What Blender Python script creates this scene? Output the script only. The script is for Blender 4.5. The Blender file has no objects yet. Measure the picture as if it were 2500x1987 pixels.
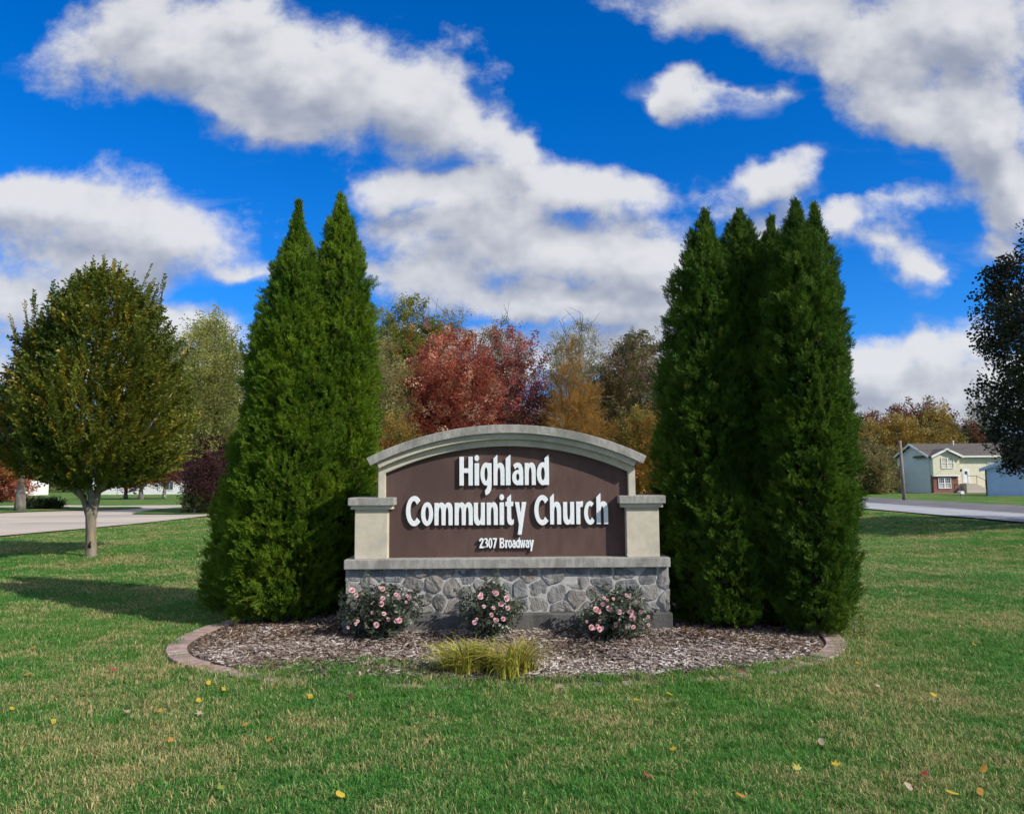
import bpy, bmesh, math, random
import numpy as np
from mathutils import Vector, Matrix, Euler

R = math.radians
rng = np.random.default_rng(7)
random.seed(7)
scene = bpy.context.scene
COL = scene.collection

# ------------------------------------------------------------------ camera
EYE = 1.55
F_PX = 1900.0                      # focal length in pixels of the 2500-wide photograph
PITCH, ROLL = R(5.2), R(-0.45)
cam_data = bpy.data.cameras.new('camera')
cam_data.sensor_fit = 'HORIZONTAL'
cam_data.sensor_width = 36.0
cam_data.lens = F_PX / 2500.0 * 36.0
cam_data.clip_start, cam_data.clip_end = 0.05, 3000.0
cam = bpy.data.objects.new('camera', cam_data)
CAM_R = (Matrix.Rotation(math.pi / 2 + PITCH, 3, 'X') @ Matrix.Rotation(ROLL, 3, 'Z'))
cam.matrix_world = Matrix.Translation((0, 0, EYE)) @ CAM_R.to_4x4()
COL.objects.link(cam)
scene.camera = cam


def ray(px, py):
    return CAM_R @ Vector(((px - 1250.0) / F_PX, -(py - 993.5) / F_PX, -1.0))


def at(px, py, Y):
    """World point at depth Y seen at photo pixel (px, py)."""
    d = ray(px, py)
    t = Y / d.y
    return Vector((d.x * t, Y, EYE + d.z * t))


# ------------------------------------------------------------------ sun and sky
SUN_AZ, SUN_EL = R(121.0), R(35.0)        # azimuth from +Y towards +X
TO_SUN = Vector((math.sin(SUN_AZ) * math.cos(SUN_EL), math.cos(SUN_AZ) * math.cos(SUN_EL), math.sin(SUN_EL)))
sun_data = bpy.data.lights.new('sun', 'SUN')
sun_data.energy = 4.1
sun_data.angle = R(0.55)
sun_data.color = (1.0, 0.94, 0.84)
sun = bpy.data.objects.new('sun', sun_data)
sun.rotation_euler = TO_SUN.to_track_quat('Z', 'Y').to_euler()
sun.location = (20, -8, 20)
COL.objects.link(sun)

world = bpy.data.worlds.new('World')
scene.world = world
world.use_nodes = True
WT = world.node_tree
WT.nodes.clear()


class NB:
    """Small node-building helper."""

    def __init__(self, tree):
        self.t = tree

    def n(self, typ, **kw):
        nd = self.t.nodes.new(typ)
        for k, v in kw.items():
            setattr(nd, k, v)
        return nd

    def link(self, a, b):
        self.t.links.new(a, b)

    def put(self, sock, v):
        if isinstance(v, bpy.types.NodeSocket):
            self.t.links.new(v, sock)
        else:
            sock.default_value = v

    def math(self, op, a, b=None, c=None, clamp=False):
        nd = self.n('ShaderNodeMath', operation=op, use_clamp=clamp)
        self.put(nd.inputs[0], a)
        if b is not None:
            self.put(nd.inputs[1], b)
        if c is not None:
            self.put(nd.inputs[2], c)
        return nd.outputs[0]

    def vmath(self, op, a, b=None, out=0):
        nd = self.n('ShaderNodeVectorMath', operation=op)
        self.put(nd.inputs[0], a)
        if b is not None:
            if op == 'SCALE':
                self.put(nd.inputs['Scale'], b)
            else:
                self.put(nd.inputs[1], b)
        return nd.outputs['Value'] if op in ('LENGTH', 'DOT_PRODUCT') else nd.outputs[0]

    def mix(self, f, a, b, mode='MIX'):
        nd = self.n('ShaderNodeMix', data_type='RGBA', blend_type=mode)
        self.put(nd.inputs[0], f)
        for s, v in ((nd.inputs[6], a), (nd.inputs[7], b)):
            if isinstance(v, (tuple, list)) and len(v) == 3:
                v = (*v, 1.0)
            self.put(s, v)
        return nd.outputs[2]

    def smooth(self, v, lo, hi, a=0.0, b=1.0):
        nd = self.n('ShaderNodeMapRange', interpolation_type='SMOOTHSTEP')
        self.put(nd.inputs[0], v)
        nd.inputs[1].default_value, nd.inputs[2].default_value = lo, hi
        nd.inputs[3].default_value, nd.inputs[4].default_value = a, b
        return nd.outputs[0]

    def noise(self, vec, scale, detail=4.0, rough=0.55, dist=0.0, out='Fac'):
        nd = self.n('ShaderNodeTexNoise')
        if vec is not None:
            self.link(vec, nd.inputs['Vector'])
        nd.inputs['Scale'].default_value = scale
        nd.inputs['Detail'].default_value = detail
        nd.inputs['Roughness'].default_value = rough
        nd.inputs['Distortion'].default_value = dist
        return nd.outputs[out]


# cloud banks: photo-space centre, half sizes, tilt; turned into world directions (u = x/y, v = z/y)
CLOUDS = [
    (330, 30, 170, 100, 10), (430, 130, 250, 130, -4), (740, 180, 380, 145, -10), (600, 50, 130, 60, 0), (560, 230, 200, 70, -16),
    (980, 230, 230, 125, -16), (1150, 290, 150, 60, -22), (1270, 350, 110, 35, -22), (700, 270, 200, 60, -10),
    (60, 480, 200, 60, 0), (240, 520, 300, 95, -4), (440, 550, 170, 85, -18), (200, 610, 260, 55, -4),
    (100, 720, 380, 50, 4), (420, 800, 170, 50, -6), (40, 770, 120, 40, 0), (600, 660, 120, 30, -10),
    (1000, 450, 110, 65, 10), (1160, 480, 220, 75, -6), (1370, 440, 200, 60, -8), (1540, 470, 130, 42, 10),
    (1120, 590, 200, 55, 0), (1350, 610, 300, 80, -4), (1560, 630, 230, 85, 0), (1080, 700, 220, 45, -4),
    (1400, 730, 400, 60, 0), (1620, 760, 140, 80, 0), (1860, 450, 150, 34, 22), (1900, 545, 55, 45, 0),
    (2060, 565, 80, 24, 6), (2190, 620, 34, 14, 10), (2265, 672, 28, 12, 5), (2195, 515, 22, 18, 0),
    (1880, 20, 380, 75, -6), (2120, 120, 290, 115, -24), (2330, 70, 260, 150, 0), (2250, 290, 200, 75, -24),
    (2420, 330, 130, 160, -30), (2440, 470, 90, 85, 20), (2440, 585, 70, 28, 14),
    (1690, 235, 105, 36, -14), (1640, 180, 45, 36, -40), (1820, 245, 60, 20, 20),
    (2180, 890, 200, 45, 4), (2310, 850, 80, 50, 10), (2230, 970, 300, 55, 0), (2450, 950, 150, 70, 0),
    (250, 900, 420, 60, 0), (650, 960, 300, 50, 0), (1100, 850, 260, 45, 0), (1500, 880, 320, 60, 0), (1000, 1020, 900, 40, 0), (2000, 1040, 700, 40, 0),
]
# the banks are summed once into a coarse lattice of cloud amount over (u, v); noise nodes then break its edges
U0, U1, V0, V1 = -0.80, 0.80, -0.02, 0.70
NU, NV = 32, 24


def cloud_lattice():
    us = np.linspace(U0, U1, NU); vs_ = np.linspace(V0, V1, NV)
    Ug, Vg = np.meshgrid(us, vs_)
    acc = np.full(Ug.shape, -1.0)
    for (px, py, rx, ry, rot) in CLOUDS:
        d = ray(px, py)
        cu, cv = d.x / d.y, d.z / d.y
        c, s_ = math.cos(R(rot)), math.sin(R(rot))
        du, dv = Ug - cu, Vg - cv
        a = (du * c + dv * s_) / max(rx / F_PX, 0.030); e = (-du * s_ + dv * c) / max(ry / F_PX, 0.022)
        acc = np.maximum(acc, 1.0 - np.sqrt(a * a + e * e))
    return np.clip(acc, -0.9, 0.9)


LAT = cloud_lattice()


def cloud_group(detail):
    g = bpy.data.node_groups.new('cloud_density', 'ShaderNodeTree')
    g.interface.new_socket('uv', in_out='INPUT', socket_type='NodeSocketVector')
    g.interface.new_socket('dir', in_out='INPUT', socket_type='NodeSocketVector')
    g.interface.new_socket('density', in_out='OUTPUT', socket_type='NodeSocketFloat')
    g.interface.new_socket('bank', in_out='OUTPUT', socket_type='NodeSocketFloat')
    b = NB(g)
    gi, go = b.n('NodeGroupInput'), b.n('NodeGroupOutput')
    uv = gi.outputs['uv']
    warp = b.vmath('SUBTRACT', b.noise(uv, 6.5, 4.0, 0.55, out='Color'), (0.5, 0.5, 0.5))
    warp = b.vmath('MULTIPLY', warp, (0.15, 0.11, 0.0))
    sw = b.n('ShaderNodeSeparateXYZ'); b.link(b.vmath('ADD', uv, warp), sw.inputs[0])
    un = b.math('DIVIDE', b.math('SUBTRACT', sw.outputs[0], U0), U1 - U0, clamp=True)
    row = b.math('MULTIPLY', b.math('DIVIDE', b.math('SUBTRACT', sw.outputs[1], V0), V1 - V0, clamp=True), NV - 1.0)
    acc = None
    for k in range(0, NV, 3):
        cr = b.n('ShaderNodeValToRGB')
        cr.color_ramp.interpolation = 'EASE'
        els = cr.color_ramp.elements
        for i in range(1, NU - 1):
            els.new(i / (NU - 1))
        for i in range(NU):
            els[i].color = tuple(float(LAT[k + c, i] * 0.5 + 0.5) for c in range(3)) + (1.0,)
        b.link(un, cr.inputs[0])
        cv = b.n('ShaderNodeCombineXYZ')
        for c in range(3):
            b.link(row, cv.inputs[c])
        w = b.vmath('ABSOLUTE', b.vmath('SUBTRACT', cv.outputs[0], (k, k + 1, k + 2)))
        w = b.vmath('MAXIMUM', b.vmath('SUBTRACT', (1, 1, 1), w), (0, 0, 0))
        v = b.vmath('DOT_PRODUCT', cr.outputs[0], w)
        acc = v if acc is None else b.math('ADD', acc, v)
    acc = b.math('MULTIPLY', b.math('SUBTRACT', acc, 0.5), 2.0)
    f1 = b.math('SUBTRACT', b.noise(b.vmath('MULTIPLY', uv, (1.0, 1.25, 1.0)), 9.0, detail, 0.64), 0.5)
    front = b.math('ADD', b.math('ADD', acc, 0.10), b.math('MULTIPLY', f1, 1.9))
    # broken cloud over the unseen sky, made denser to whiten the ambient light
    sep = b.n('ShaderNodeSeparateXYZ'); b.link(gi.outputs['dir'], sep.inputs[0])
    zz = b.math('ADD', b.math('MAXIMUM', sep.outputs[2], 0.0), 0.18)
    pl = b.vmath('SCALE', gi.outputs['dir'], b.math('DIVIDE', 1.0, zz))
    pl = b.vmath('MULTIPLY', pl, (1.0, 1.0, 0.0))
    rest = b.math('MULTIPLY', b.math('SUBTRACT', b.noise(pl, 0.9, min(detail, 5.0), 0.58), 0.455), 4.2)
    su = b.n('ShaderNodeSeparateXYZ'); b.link(uv, su.inputs[0])
    m = b.smooth(b.math('ABSOLUTE', su.outputs[0]), 0.70, 0.80, 1.0, 0.0)
    m = b.math('MULTIPLY', m, b.smooth(su.outputs[1], 0.64, 0.70, 1.0, 0.0))
    m = b.math('MULTIPLY', m, b.smooth(sep.outputs[1], 0.05, 0.3))
    mx = b.n('ShaderNodeMix', data_type='FLOAT')
    b.link(m, mx.inputs[0]); b.link(rest, mx.inputs[2]); b.link(front, mx.inputs[3])
    b.link(mx.outputs[0], go.inputs[0])
    mb_ = b.n('ShaderNodeMix', data_type='FLOAT')
    b.link(m, mb_.inputs[0]); b.link(rest, mb_.inputs[2]); b.link(acc, mb_.inputs[3])
    b.link(mb_.outputs[0], go.inputs[1])
    return g


def build_sky():
    g_fine, g_soft = cloud_group(9.0), cloud_group(3.0)
    b = NB(WT)
    tc = b.n('ShaderNodeTexCoord')
    dirv = b.vmath('NORMALIZE', tc.outputs['Generated'])
    sp = b.n('ShaderNodeSeparateXYZ'); b.link(dirv, sp.inputs[0])
    yy = b.math('MAXIMUM', sp.outputs[1], 0.05)
    cb = b.n('ShaderNodeCombineXYZ')
    b.link(b.math('DIVIDE', sp.outputs[0], yy), cb.inputs[0])
    b.link(b.math('DIVIDE', sp.outputs[2], yy), cb.inputs[1])
    uv = cb.outputs[0]

    def density(offset, g):
        nd = b.n('ShaderNodeGroup'); nd.node_tree = g
        b.link(b.vmath('ADD', uv, (offset[0], offset[1], 0.0)), nd.inputs['uv'])
        b.link(b.vmath('ADD', dirv, (offset[0], 0.0, offset[1])), nd.inputs['dir'])
        return nd.outputs[0], nd.outputs[1]

    d0, bank = density((0, 0), g_fine)
    d1, _ = density((0.012, 0.046), g_soft)
    alpha = b.smooth(d0, -0.32, 0.46)
    # thin stretched veils trailing off the banks
    vn = b.noise(b.vmath('MULTIPLY', b.vmath('ADD', uv, (3.1, 1.7, 0.0)), (5.0, 13.0, 1.0)), 1.0, 6.0, 0.62, 0.6)
    veil = b.smooth(b.math('ADD', bank, b.math('MULTIPLY', b.math('SUBTRACT', vn, 0.5), 2.6)), -0.35, 0.9, 0.0, 0.62)
    alpha = b.math('MAXIMUM', alpha, veil)
    thick = b.smooth(d0, 0.15, 1.0)
    lit = b.math('SUBTRACT', d0, d1)
    lit = b.math('ADD', b.math('MULTIPLY', lit, 0.60), 0.58)
    lit = b.math('SUBTRACT', lit, b.math('MULTIPLY', thick, 0.16), clamp=True)
    ccol = b.mix(b.smooth(lit, 0.05, 1.0), (3.0, 3.35, 4.2), (7.2, 7.25, 7.45))
    sky = b.n('ShaderNodeTexSky', sky_type='NISHITA', sun_disc=False)
    sky.sun_elevation, sky.sun_rotation = SUN_EL, SUN_AZ
    sky.altitude, sky.air_density, sky.dust_density, sky.ozone_density = 200.0, 1.0, 0.1, 4.0
    tint = b.mix(1.0, sky.outputs[0], (0.60, 0.98, 1.58), mode='MULTIPLY')
    hs = b.n('ShaderNodeHueSaturation')
    hs.inputs['Saturation'].default_value = 1.12
    b.link(tint, hs.inputs['Color'])
    out = b.mix(b.math('MULTIPLY', alpha, 0.96), hs.outputs[0], ccol)
    bg = b.n('ShaderNodeBackground')
    bg.inputs['Strength'].default_value = 0.085
    b.link(out, bg.inputs['Color'])
    wo = b.n('ShaderNodeOutputWorld')
    b.link(bg.outputs[0], wo.inputs['Surface'])


build_sky()
world.cycles.sampling_method = 'MANUAL'
world.cycles.sample_map_resolution = 256

scene.view_settings.view_transform = 'Standard'
scene.view_settings.look = 'None'
scene.view_settings.exposure = 0.35
scene.view_settings.gamma = 1.0
scene.view_settings.use_curve_mapping = False
scene.cycles.max_bounces = 5
scene.cycles.diffuse_bounces = 3
scene.cycles.adaptive_threshold = 0.022
scene.cycles.adaptive_min_samples = 16
scene.cycles.transparent_max_bounces = 8
scene.cycles.use_denoising = True


# ------------------------------------------------------------------ helpers
def tag(o, label=None, cat=None, group=None, kind=None):
    if label: o['label'] = label
    if cat: o['category'] = cat
    if group: o['group'] = group
    if kind: o['kind'] = kind
    return o


def empty(name, loc=(0, 0, 0)):
    o = bpy.data.objects.new(name, None)
    o.empty_display_size = 0.2
    o.location = loc
    COL.objects.link(o)
    return o


def put(name, me, mat=None, parent=None):
    """Link a mesh (in world coordinates) as one object, parented in place."""
    if mat is not None and len(me.materials) == 0:
        me.materials.append(mat)
    o = bpy.data.objects.new(name, me)
    COL.objects.link(o)
    if parent is not None:
        o.parent = parent
        o.matrix_parent_inverse = world_of(parent).inverted()
    return o


def world_of(o):
    m = o.matrix_basis.copy()
    if o.parent is not None:
        m = world_of(o.parent) @ o.matrix_parent_inverse @ m
    return m


def mesh(name, verts, faces, smooth=False):
    me = bpy.data.meshes.new(name)
    me.from_pydata([tuple(map(float, v)) for v in verts], [], [tuple(int(i) for i in f) for f in faces])
    if smooth:
        me.polygons.foreach_set('use_smooth', [True] * len(me.polygons))
    me.update()
    return me


class MB:
    """Collects simple shapes into one mesh."""

    def __init__(self):
        self.v, self.f = [], []

    def add(self, verts, faces):
        k = len(self.v)
        self.v += [tuple(map(float, p)) for p in verts]
        self.f += [tuple(i + k for i in f) for f in faces]
        return self

    def box(self, lo, hi):
        x0, y0, z0 = lo; x1, y1, z1 = hi
        return self.add([(x0, y0, z0), (x1, y0, z0), (x1, y1, z0), (x0, y1, z0), (x0, y0, z1), (x1, y0, z1), (x1, y1, z1), (x0, y1, z1)],
                        [(0, 3, 2, 1), (4, 5, 6, 7), (0, 1, 5, 4), (1, 2, 6, 5), (2, 3, 7, 6), (3, 0, 4, 7)])

    def prism(self, poly, y0, y1):
        """poly: (x, z) outline, counter-clockwise seen from -Y."""
        n = len(poly)
        vs = [(x, y0, z) for x, z in poly] + [(x, y1, z) for x, z in poly]
        fs = [tuple(range(n)), tuple(range(2 * n - 1, n - 1, -1))]
        fs += [(i, i + n, (i + 1) % n + n, (i + 1) % n) for i in range(n)]
        return self.add(vs, fs)

    def tube(self, pts, radii, seg=8, cap=True):
        pts = [Vector(p) for p in pts]
        k0 = len(self.v)
        up = Vector((0.13, 0.21, 1.0)).normalized()
        for i, p in enumerate(pts):
            a = pts[max(i - 1, 0)]; c = pts[min(i + 1, len(pts) - 1)]
            d = (c - a)
            d = d.normalized() if d.length > 1e-9 else Vector((0, 0, 1))
            ref = up if abs(d.dot(up)) < 0.95 else Vector((1, 0, 0))
            s = d.cross(ref).normalized(); t = s.cross(d)
            for j in range(seg):
                an = 2 * math.pi * j / seg
                self.v.append(tuple(p + (s * math.cos(an) + t * math.sin(an)) * radii[i]))
        for i in range(len(pts) - 1):
            for j in range(seg):
                a = k0 + i * seg + j; b_ = k0 + i * seg + (j + 1) % seg
                self.f.append((a, b_, b_ + seg, a + seg))
        if cap:
            self.f.append(tuple(k0 + j for j in reversed(range(seg))))
            self.f.append(tuple(k0 + (len(pts) - 1) * seg + j for j in range(seg)))
        return self

    def build(self, name, mat=None, parent=None, smooth=False, bevel=0.0):
        me = mesh(name, self.v, self.f, smooth)
        if bevel > 0:
            bm = bmesh.new(); bm.from_mesh(me)
            es = [e for e in bm.edges if len(e.link_faces) == 2 and e.calc_face_angle(0) > 0.6]
            bmesh.ops.bevel(bm, geom=es, offset=bevel, segments=2, affect='EDGES', profile=0.6, clamp_overlap=True)
            bm.to_mesh(me); bm.free()
        return put(name, me, mat, parent)


def box_part(name, lo, hi, mat, parent, bevel=0.0):
    return MB().box(lo, hi).build(name, mat, parent, bevel=bevel)


def hash3(i, j, k):
    n = (i * 374761393 + j * 668265263 + k * 2147483647) & 0xFFFFFFFF
    n = ((n ^ (n >> 13)) * 1274126177) & 0xFFFFFFFF
    n = (n ^ (n >> 16)) & 0xFFFFFFFF
    return n / 4294967295.0


def vnoise(p):
    """Value noise in [0,1]; p is (N,3)."""
    p = np.asarray(p, float)
    i = np.floor(p).astype(np.int64); f = p - i
    f = f * f * (3 - 2 * f)
    out = 0
    for dx in (0, 1):
        for dy in (0, 1):
            for dz in (0, 1):
                w = (f[:, 0] if dx else 1 - f[:, 0]) * (f[:, 1] if dy else 1 - f[:, 1]) * (f[:, 2] if dz else 1 - f[:, 2])
                out = out + w * hash3(i[:, 0] + dx, i[:, 1] + dy, i[:, 2] + dz)
    return out


def fbm(p, octv=3):
    p = np.asarray(p, float); s = 0; a = 0.5; t = 0
    for o in range(octv):
        s = s + a * vnoise(p * (2 ** o) + 17.3 * o); t += a; a *= 0.5
    return s / t


# ------------------------------------------------------------------ materials
def mat(name, c1, c2=None, scale=6.0, rough=0.85, bump=0.0, bscale=60.0, c3=None, scale3=1.5, spec=0.3, transl=0.0,
        rand=0.0, stretch=None, lo=0.35, hi=0.65, coord='pos', detail=5.0):
    m = bpy.data.materials.new(name)
    m.use_nodes = True
    t = m.node_tree; t.nodes.clear(); b = NB(t)
    out = b.n('ShaderNodeOutputMaterial')
    p = b.n('ShaderNodeBsdfPrincipled')
    p.inputs['Roughness'].default_value = rough
    p.inputs['Specular IOR Level'].default_value = spec
    if coord == 'pos':
        vec = b.n('ShaderNodeNewGeometry').outputs['Position']
    else:
        vec = b.n('ShaderNodeTexCoord').outputs['Object']
    if stretch:
        vec = b.vmath('MULTIPLY', vec, stretch)
    col = None
    if c2 is None:
        c2 = c1
    f = b.smooth(b.noise(vec, scale, detail, 0.6), lo, hi)
    col = b.mix(f, c1, c2)
    if c3 is not None:
        col = b.mix(b.smooth(b.noise(vec, scale3, 4.0, 0.55), 0.48, 0.68), col, c3)
    if rand > 0:
        oi = b.n('ShaderNodeObjectInfo')
        hs = b.n('ShaderNodeHueSaturation')
        b.link(b.math('ADD', b.math('MULTIPLY', oi.outputs['Random'], 2 * rand), 1.0 - rand), hs.inputs['Value'])
        b.link(b.math('ADD', b.math('MULTIPLY', b.math('FRACT', b.math('MULTIPLY', oi.outputs['Random'], 7.31)), 0.05 * min(1, rand * 2)), 0.5 - 0.025 * min(1, rand * 2)), hs.inputs['Hue'])
        b.link(col, hs.inputs['Color'])
        col = hs.outputs[0]
    b.link(col, p.inputs['Base Color'])
    if bump > 0:
        bp = b.n('ShaderNodeBump')
        bp.inputs['Strength'].default_value = bump
        bp.inputs['Distance'].default_value = 0.02
        b.link(b.noise(vec, bscale, 6.0, 0.6), bp.inputs['Height'])
        b.link(bp.outputs[0], p.inputs['Normal'])
    surf = p.outputs[0]
    if transl > 0:
        tr = b.n('ShaderNodeBsdfTranslucent')
        b.link(col, tr.inputs['Color'])
        mx = b.n('ShaderNodeMixShader')
        mx.inputs[0].default_value = transl
        b.link(surf, mx.inputs[1]); b.link(tr.outputs[0], mx.inputs[2])
        surf = mx.outputs[0]
    b.link(surf, out.inputs['Surface'])
    return m


def leaf_mat(name, ca, cb, transl=0.3, rough=0.55, spec=0.35, cc=None, share=0.2, pscale=0.5, plo=0.42, phi=0.62, vvar=0.7):
    """Foliage: colour wanders between ca and cb from spray to spray and over the crown; cc on a share of the sprays."""
    m = bpy.data.materials.new(name)
    m.use_nodes = True
    t = m.node_tree; t.nodes.clear(); b = NB(t)
    out = b.n('ShaderNodeOutputMaterial')
    p = b.n('ShaderNodeBsdfPrincipled')
    p.inputs['Roughness'].default_value = rough
    p.inputs['Specular IOR Level'].default_value = spec
    at_ = b.n('ShaderNodeAttribute', attribute_type='INSTANCER', attribute_name='tint')
    r1 = at_.outputs['Fac']
    pos = b.n('ShaderNodeNewGeometry').outputs['Position']
    pn = b.smooth(b.noise(pos, pscale, 3.0, 0.5), plo, phi)
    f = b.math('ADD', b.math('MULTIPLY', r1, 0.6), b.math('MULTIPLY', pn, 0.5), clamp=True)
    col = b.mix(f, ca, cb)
    if cc is not None:
        r2 = b.math('FRACT', b.math('MULTIPLY', r1, 13.7))
        col = b.mix(b.math('LESS_THAN', r2, share), col, cc)
    r3 = b.math('FRACT', b.math('MULTIPLY', r1, 29.3))
    hs = b.n('ShaderNodeHueSaturation')
    b.link(b.math('ADD', b.math('MULTIPLY', r3, vvar), 1.0 - vvar / 2), hs.inputs['Value'])
    b.link(col, hs.inputs['Color'])
    col = hs.outputs[0]
    b.link(col, p.inputs['Base Color'])
    tr = b.n('ShaderNodeBsdfTranslucent')
    b.link(col, tr.inputs['Color'])
    mx = b.n('ShaderNodeMixShader')
    mx.inputs[0].default_value = transl
    b.link(p.outputs[0], mx.inputs[1]); b.link(tr.outputs[0], mx.inputs[2])
    b.link(mx.outputs[0], out.inputs['Surface'])
    return m


# ------------------------------------------------------------------ scattering (leaf sprays, grass tufts, chips)
def proto(name, verts, faces, smooth=False):
    """A small source mesh kept out of the scene."""
    o = bpy.data.objects.new(name, mesh(name, verts, faces, smooth))
    o.use_fake_user = True
    return o


def scatter(name, pts, rot, scl, idx, protos, material, parent=None, tint=None):
    pts = np.asarray(pts, float); n = len(pts)
    me = bpy.data.meshes.new(name)
    me.vertices.add(n)
    me.vertices.foreach_set('co', pts.astype(np.float32).ravel())
    scl = np.asarray(scl, float)
    if scl.ndim == 1:
        scl = np.repeat(scl[:, None], 3, 1)
    for an, typ, arr in (('rot', 'FLOAT_VECTOR', np.asarray(rot, np.float32).ravel()), ('scl', 'FLOAT_VECTOR', scl.astype(np.float32).ravel())):
        a = me.attributes.new(an, typ, 'POINT'); a.data.foreach_set('vector', arr)
    a = me.attributes.new('idx', 'INT', 'POINT'); a.data.foreach_set('value', np.asarray(idx, np.int32))
    if tint is None:
        tint = rng.random(n)
    a = me.attributes.new('tint', 'FLOAT', 'POINT'); a.data.foreach_set('value', np.asarray(tint, np.float32))
    me.materials.append(material)
    o = put(name, me, None, parent)
    ng = bpy.data.node_groups.new(name + '_scatter', 'GeometryNodeTree')
    ng.interface.new_socket('Geometry', in_out='INPUT', socket_type='NodeSocketGeometry')
    ng.interface.new_socket('Geometry', in_out='OUTPUT', socket_type='NodeSocketGeometry')
    N = ng.nodes.new; L = ng.links.new
    gi, go = N('NodeGroupInput'), N('NodeGroupOutput')
    join = N('GeometryNodeJoinGeometry')
    for po in reversed(protos):
        oi = N('GeometryNodeObjectInfo'); oi.inputs['Object'].default_value = po
        sm = N('GeometryNodeSetMaterial'); sm.inputs['Material'].default_value = material
        g2i = N('GeometryNodeGeometryToInstance')
        L(oi.outputs['Geometry'], sm.inputs['Geometry'])
        L(sm.outputs[0], g2i.inputs[0])
        L(g2i.outputs[0], join.inputs[0])
    iop = N('GeometryNodeInstanceOnPoints')
    iop.inputs['Pick Instance'].default_value = True

    def named(an, typ):
        nd = N('GeometryNodeInputNamedAttribute'); nd.data_type = typ
        nd.inputs['Name'].default_value = an
        return nd.outputs['Attribute']
    e2r = N('FunctionNodeEulerToRotation')
    L(named('rot', 'FLOAT_VECTOR'), e2r.inputs[0])
    L(gi.outputs[0], iop.inputs['Points'])
    L(join.outputs[0], iop.inputs['Instance'])
    L(named('idx', 'INT'), iop.inputs['Instance Index'])
    L(e2r.outputs[0], iop.inputs['Rotation'])
    L(named('scl', 'FLOAT_VECTOR'), iop.inputs['Scale'])
    L(iop.outputs[0], go.inputs[0])
    md = o.modifiers.new('scatter', 'NODES'); md.node_group = ng
    o['kind'] = 'stuff'
    return o


def eulers_from(zdir, spin, tilt=None):
    """Eulers that turn local +Y to direction zdir (N,3) with a spin about it."""
    d = np.asarray(zdir, float)
    d = d / np.linalg.norm(d, axis=1, keepdims=True)
    out = np.empty_like(d)
    for i in range(len(d)):
        q = Vector(d[i]).to_track_quat('Y', 'Z')
        q = q @ Euler((0, float(spin[i]), 0)).to_quaternion()
        out[i] = q.to_euler()
    return out
# ------------------------------------------------------------------ terrain
def sstep(x):
    x = np.clip(x, 0, 1)
    return x * x * (3 - 2 * x)


def ground_z(x, y):
    x = np.asarray(x, float); y = np.asarray(y, float)
    z = -0.6 * sstep((y - 50) / 45)
    q = np.stack([x * 0.16, y * 0.16, 0 * x], -1).reshape(-1, 3)
    und = (fbm(q, 3) - 0.5).reshape(x.shape)
    away = sstep((np.hypot(x, y - 7) - 6) / 8)
    road = 1 - np.exp(-((x - 20.3) / 5.5) ** 4)
    drive = 1 - np.exp(-((x + 13) / 9) ** 4 - ((y - 36) / 14) ** 4)
    z = z + und * 0.22 * away * road * drive
    # shallow swale along the road verge
    z = z - 0.30 * np.exp(-((x - 10.0) / 3.2) ** 2) * sstep((y - 9) / 7)
    return z


def gz(x, y):
    return float(ground_z(np.array([x]), np.array([y]))[0])


def ground_at(px, py):
    """Point of flat ground seen at a photo pixel."""
    d = ray(px, py)
    t = -EYE / d.z
    x, y = d.x * t, d.y * t
    return Vector((x, y, gz(x, y)))


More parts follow.
